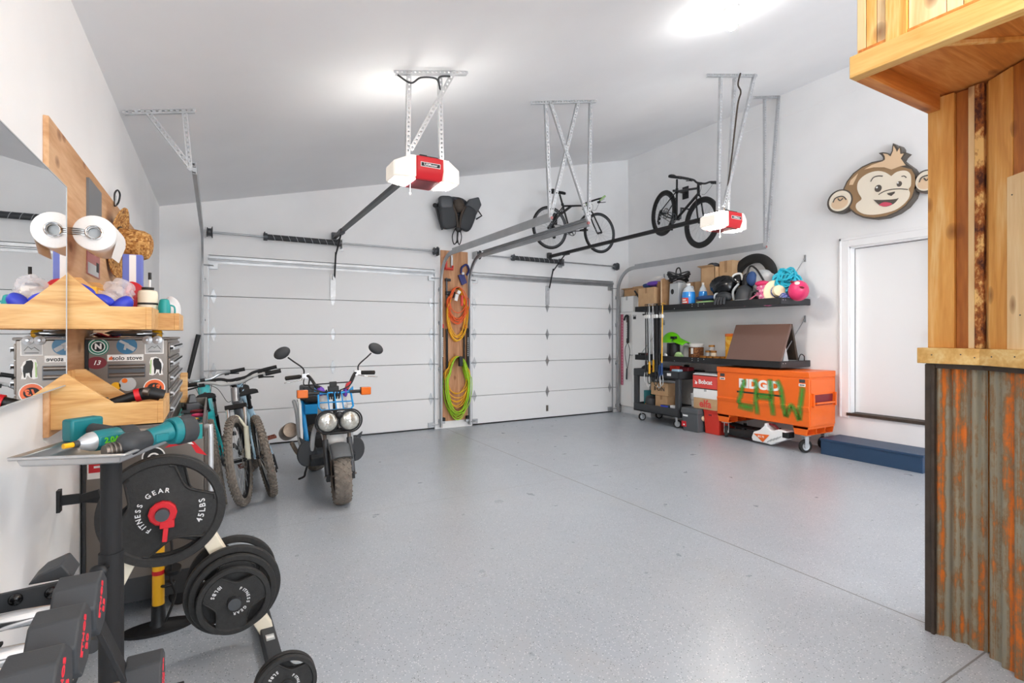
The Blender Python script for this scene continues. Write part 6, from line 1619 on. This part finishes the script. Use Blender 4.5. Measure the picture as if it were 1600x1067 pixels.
# totes and boxes between the cart and the job box
r = root('storage_tote', 'dark grey lidded storage tote on the floor beside the cart', 'tote', (6.25, 5.335, 0))
b = B('grey_plastic'); b.taper((0, 0, 0), (.36, .27), (.40, .30), .27); O('body', b, r, .01)
b = B('grey_plastic'); b.taper((0, 0, .265), (.42, .315), (.40, .30), .08); O('lid', b, r, .008)
b = B('label'); b.bx(-.204, -.20, .03, .12, .215, .24); b.m('red').bx(-.196, -.186, .07, .15, .06, .14); b.m('label').bx(-.198, -.187, .09, .12, .08, .1); O('sticker', b, r)
b = B('ear_tan'); b.blob((-.05, -.15, .20), (.07, .02, .045), .2, 2, 2); O('handle_tape', b, r)
r = root('red_tote', 'bright red plastic crate on the floor below the stacked boxes', 'tote', (6.335, 5.03, 0))
b = B('red_plastic'); b.taper((0, 0, 0), (.34, .24), (.38, .26), .345); O('body', b, r, .008)
b = B('red_plastic'); b.bx(-.195, -.185, -.13, .13, .315, .345); b.bx(-.19, -.182, -.02, .05, .255, .29); b.m('maroon').bx(-.191, -.185, -.015, .045, .262, .284); O('rim', b, r, .003)
crate('cardboard_box', 'brown elfa box resting on the totes at the bottom of the box stack', 6.30, 5.11, .348, .36, .42, .155, txt='elfa', tcol='red_box', ts=.15, tz=.48, tape=False)
crate('white_carton', 'white flat carton between the brown and red boxes of the stack', 6.30, 5.11, .505, .36, .43, .13, 'label')
r = crate('red_carton', 'red Bobcat box near the top of the box stack'.replace('Bobcat ', 'printed '), 6.30, 5.11, .637, .36, .45, .20, 'red_box', tape=False, txt='Bobcat', tcol='label', ts=.085)
b = B('ink'); b.bx(-.1815, -.18, -.22, .22, .19, .2); b.bx(-.1815, -.18, -.22, .22, .0, .012); b.m('label').prism([(.14, .09), (.19, .12), (.17, .09), (.19, .07), (.15, .06)], -.1815, -.18, 'yz'); O('logo_band', b, r)
b = B('label'); b.bx(-.18, .18, -.22, .22, 0, .012); b.m('light_grey').bx(-.17, .17, -.21, .2, .012, .028); one('paper_stack', b, 'flat white package on top of the red printed box', 'package', (6.30, 5.11, .839), bev=.003)
r = root('white_pail', 'white plastic pail on the grey tote beside the box stack', 'pail', (6.28, 5.41, .347))
b = B('bucket_white'); b.lathe([(0, 0), (.065, 0), (.075, .18), (.08, .185), (.08, .2), (.07, .2), (.06, .02), (0, .02)], n=24); O('body', b, r)
b = B('galvanized'); b.tube(sm([(0, .08, .19), (-.08, .06, .13), (-.09, 0, .10), (-.08, -.06, .13), (0, -.08, .19)], 5), .003, 6); O('bail', b, r)

# orange job box
JB = root('job_box', 'orange steel job site box on casters with green spray paint on its front', 'job box', (6.114, 4.90, 0), -PI / 2)
# local: x along the front (towards the entry door), y towards the wall
BW, BD = 1.30, .55
b = B('orange'); b.bx(0, BW, 0, BD, .32, .895); O('body', b, JB, .006)
b = B('orange'); b.bx(-.006, BW + .006, -.008, BD, .905, .978); b.bx(.0, BW, .0, BD, .89, .91); O('lid', b, JB, .008)
b = B('orange'); b.prism([(-.001, .50), (-.012, .54), (-.012, .552), (-.001, .562)], .004, BW - .004, 'yz'); O('front_crease', b, JB)
for x0 in (.01, BW - .20):
    b = B('orange'); b.bx(x0, x0 + .19, -.004, BD, .29, .32); b.prism([(x0, .32), (x0 + .02, .22), (x0 + .17, .22), (x0 + .19, .32)], -.004, .01, 'xz'); b.prism([(x0, .32), (x0 + .02, .22), (x0 + .17, .22), (x0 + .19, .32)], BD - .012, BD, 'xz')
    for y in (.18, .36): b.bx(x0 + .01, x0 + .18, y, y + .01, .22, .30)
    b.bx(x0 + .02, x0 + .17, 0, BD, .215, .222); O('skid', b, JB, .002)
b = B('orange'); b.bx(BW, BW + .004, .02, BD - .02, .34, .88); O('end_panel', b, JB)
b = B('maroon'); b.bx(BW + .0045, BW + .006, .06, BD - .06, .57, .70); O('handle_recess', b, JB)
b = B('orange'); b.tube([(BW + .03, .09, .60), (BW + .035, BD - .09, .60)], .014, 10); b.prism([(.05, .56), (.05, .72), (.065, .72), (.075, .60), (.075, .56)], BW, BW + .03, 'yz'); b.prism([(BD - .05, .56), (BD - .05, .72), (BD - .065, .72), (BD - .075, .60), (BD - .075, .56)], BW, BW + .045, 'yz'); b.bx(BW, BW + .012, .05, BD - .05, .70, .712); b.bx(BW, BW + .012, .05, BD - .05, .56, .572); O('side_handle', b, JB, .002)
FJ = lambda u, z: frame((u, -.0135, z), (1, 0, 0), (0, 0, 1))
b = B('label'); b.text('RIDGID', .158, frame((.641, -.001, .768), (1, 0, 0), (0, 0, 1)), .0012, .05, sx=1.12); O('lettering', b, JB)
b = B('ink'); b.bx(.317, .965, -.0015, 0, .646, .668); O('black_bar', b, JB)
for u in (.087, 1.214):
    b = B('steel_dark'); b.bx(u - .035, u + .035, -.003, 0, .845, .885); b.m('label').bx(u - .04, u + .04, -.0035, 0, .80, .832); b.m('ink').bx(u - .03, u + .03, -.004, 0, .81, .822); O('latch_label', b, JB)
def stroke(b, pts, w_):
    P = [(p[0], p[2]) for p in sm([(u, 0, z) for u, z in pts], 6)]
    prof = (-1, -.55, 0, .55, 1); ww = (0, .75, 1, .75, 0)
    vs = []; n = len(P)
    for i, (u, z) in enumerate(P):
        a, c = P[max(i - 1, 0)], P[min(i + 1, n - 1)]
        t = Vector((c[0] - a[0], c[1] - a[1])).normalized()
        e = 1.0 if 1 < i < n - 2 else (.8 if 0 < i < n - 1 else 0)
        for q, g in zip(prof, ww):
            vs.append((u - t.y * q * w_, -.0165 if .50 < z < .58 else -.0045, z + t.x * q * w_)); b.w.append(g * e)
    b.add(vs, [(i * 5 + j, i * 5 + j + 1, i * 5 + 6 + j, i * 5 + 5 + j) for i in range(n - 1) for j in range(4)])
for pts, w_ in (([(.419, .83), (.43, .775), (.40, .71), (.371, .589), (.345, .487)], .035), ([(.335, .485), (.44, .470), (.575, .459)], .05), ([(.589, .855), (.61, .738), (.603, .613), (.624, .375)], .036), ([(.798, .865), (.811, .756), (.824, .612), (.844, .39)], .036), ([(.60, .626), (.719, .625), (.835, .624)], .04),
                ([(.889, .859), (.946, .744), (.978, .557), (1.015, .40)], .034), ([(1.01, .40), (1.055, .50), (1.085, .56), (1.13, .50), (1.185, .375)], .032), ([(1.18, .385), (1.195, .52), (1.205, .65), (1.225, .80)], .034)):
    b = B('spray_paint'); b.w = []
    stroke(b, pts, w_ * 1.35)
    if any(g > 0 for g in b.w): O('spray_stroke', b, JB)
for x, y, sd in ((.10, .07, 0), (BW - .09, .07, 1), (.10, BD - .08, 0), (BW - .09, BD - .08, 1)):
    ax_ = (.85, .5, 0) if sd == 0 else (.93, -.35, 0)
    R_ = .078
    b = B('rubber'); b.lathe([(.05, -.02), (R_, -.018), (R_, .018), (.05, .02), (.05, -.02)], (x, y, R_), ax_, 26); cs = O('caster', b, JB)
    b = B('galv_light'); b.lathe([(0, -.024), (.02, -.024), (.025, -.012), (.05, -.016), (.05, .016), (.025, .012), (.02, .024), (0, .024)], (x, y, R_), ax_, 22); b.bx(x - .045, x + .045, y - .045, y + .045, .20, .215)
    t = Vector(ax_).normalized()
    for s in (-1, 1): c_ = Vector((x, y, .135)) + t * s * .028; b.box(c_, (.006, .05, .14), rotm(math.atan2(t.y, t.x)))
    O('hub', b, cs)

# leaf blower and skateboard under the job box
LB_ = root('leaf_blower', 'white and orange leaf blower with a black tube lying under the orange job box', 'leaf blower', (6.19, 4.02, 0), -PI / 2)
b = B('bucket_white'); b.prism([(-.36, .07), (-.33, .15), (-.24, .19), (-.18, .25), (-.175, .285), (-.15, .29), (-.135, .24), (-.08, .20), (.02, .235), (.12, .225), (.14, .15), (.10, .11), (-.02, .06), (-.08, .02), (-.16, .03), (-.34, .03)], -.06, .09, 'xz'); O('housing', b, LB_, .015, 3)
b = B('orange'); b.prism([(-.32, .13), (-.10, .145), (-.19, .04)], -.0665, -.058, 'xz'); b.m('label').text('BG 75', .035, frame((-.215, -.067, .105), (1, 0, 0), (0, 0, 1)), .0006, .02); O('orange_panel', b, LB_, .002)
b = B('light_grey')
for k in range(4): b.bar((-.13 + .04 * k, -.062, .05 + .018 * k), (-.06 + .04 * k, -.062, .10 + .018 * k), .012, .014, (0, 1, 0))
O('grille', b, LB_)
b = B('black'); b.bx(.07, .155, -.062, .06, .14, .21); O('battery', b, LB_, .006)
b = B('maroon'); b.tube(sm([(-.15, .01, .27), (-.08, .01, .265), (-.02, .01, .22)], 5), .016, 8); O('handle', b, LB_)
b = B('black_matte'); b.tube([(-.33, .02, .09), (-.55, .03, .085), (-.83, .04, .075)], [.06, .055, .045], 18); O('blower_tube', b, LB_)
SB = root('skateboard', 'black skateboard lying upside down under the orange job box', 'skateboard', (6.42, 4.55, .10), -PI / 2 + .1)
b = B('black_matte'); b.sheet(lambda s, t: (-.36 + .72 * s, (t - .5) * .2 * (1 - abs(2 * s - 1) ** 6 * .6), .03 + .05 * abs(2 * s - 1) ** 4), 24, 6); o = O('deck', b, SB); md = o.modifiers.new('thick', 'SOLIDIFY'); md.thickness = .012
for x in (-.22, .22):
    b = B('steel_dark'); b.cyl((x, -.09, -.03), (x, .09, -.03), .012, n=10); b.bx(x - .03, x + .03, -.03, .03, -.03, .03)
    b.m('light_grey')
    for s in (-1, 1): b.cyl((x, s * .07, -.03), (x, s * .105, -.03), .03, n=16)
    O('truck', b, SB)

# pack hung high on the back wall above the plywood strip
BP = root('hiking_pack', 'worn dark carrier pack hung on the back wall above the plywood strip', 'backpack', (3.17, 7.33, 3.26))
b = B('dark_plaid'); b.blob((-.02, -.04, .02), (.26, .06, .22), .12, 2, 3, pw=.75); O('back_panel', b, BP)
b = B('charcoal'); b.M = Matrix.Translation((-.16, -.12, -.04)) @ Matrix.Rotation(-.16, 4, 'Y'); b.blob((0, 0, -.03), (.13, .06, .2), .08, 2, 5, pw=.6); O('hip_pad', b, BP)
b = B('steel_dark'); b.M = Matrix.Translation((-.19, -.14, .12)) @ Matrix.Rotation(-.1, 4, 'Y'); b.blob((0, 0, 0), (.11, .05, .1), .06, 2, 6, pw=.5); O('top_pad', b, BP)
b = B('charcoal'); b.M = Matrix.Translation((.17, -.12, -.05)) @ Matrix.Rotation(.4, 4, 'Y'); b.blob((0, 0, -.03), (.12, .06, .2), .08, 2, 7, pw=.6); O('hip_pad', b, BP)
b = B('steel_dark'); b.M = Matrix.Translation((.27, -.12, .12)) @ Matrix.Rotation(.5, 4, 'Y'); b.prism([(-.12, -.1), (.10, -.1), (.10, .1), (.0, .18), (-.12, .05)], -.03, .03, 'xz'); O('top_pad', b, BP, .02, 3)
b = B('metal_brown'); b.tube(sm([(-.10, -.15, .12), (-.03, -.16, -.05), (0, -.15, -.25)], 5), .022, 8); b.tube(sm([(.12, -.15, .10), (.05, -.16, -.05), (.02, -.15, -.25)], 5), .022, 8); b.blob((.02, -.14, .1), (.09, .05, .1), .3, 3, 8); O('straps', b, BP)
b = B('black'); b.tube(sm([(-.03, -.14, -.24), (-.08, -.13, -.36), (-.05, -.12, -.48), (.0, -.12, -.42), (.0, -.13, -.26)], 6), .008, 6); b.tube(sm([(.03, -.14, -.24), (.07, -.13, -.36), (.04, -.12, -.48), (.01, -.12, -.40), (.02, -.13, -.26)], 6), .008, 6); b.bar((.0, -.13, -.26), (.0, -.12, -.46), .03, .006); b.blob((.01, -.15, -.26), (.05, .03, .04), .2, 3, 3); O('hanging_straps', b, BP)
b = B('black'); b.tube([(-.33, -.1, .05), (-.23, -.1, -.28)], .016, 8); b.ell((-.34, -.1, .07), (.04, .03, .035)); b.tube([(.36, -.1, .08), (.42, -.11, .0), (.33, -.1, -.06)], .012, 6); O('frame_tube', b, BP)

# photo-eye sensors at the feet of the door tracks
for x, sx, lab in ((2.99, 1, 'small black sensor at the foot of the first door track, under the plywood strip'), (3.385, -1, 'small black sensor at the foot of the second door track, under the plywood strip'), (6.47, 1, 'small black sensor at the foot of the door track beside the white cabinet')):
    r = root('door_sensor', lab, 'sensor', (x, 7.30, .15))
    b = B('black'); b.bx(-.02, .02, -.03, .03, -.025, .025); b.cyl((-.02, 0, 0), (-.03, 0, 0), .015, n=12); O('housing', b, r, .004)
    b = B('galvanized'); b.bx(-.025, .025, -.002, .002, -.06, -.025); b.bx(-.025, .025, -.002, .069, -.065, -.06); O('bracket', b, r)
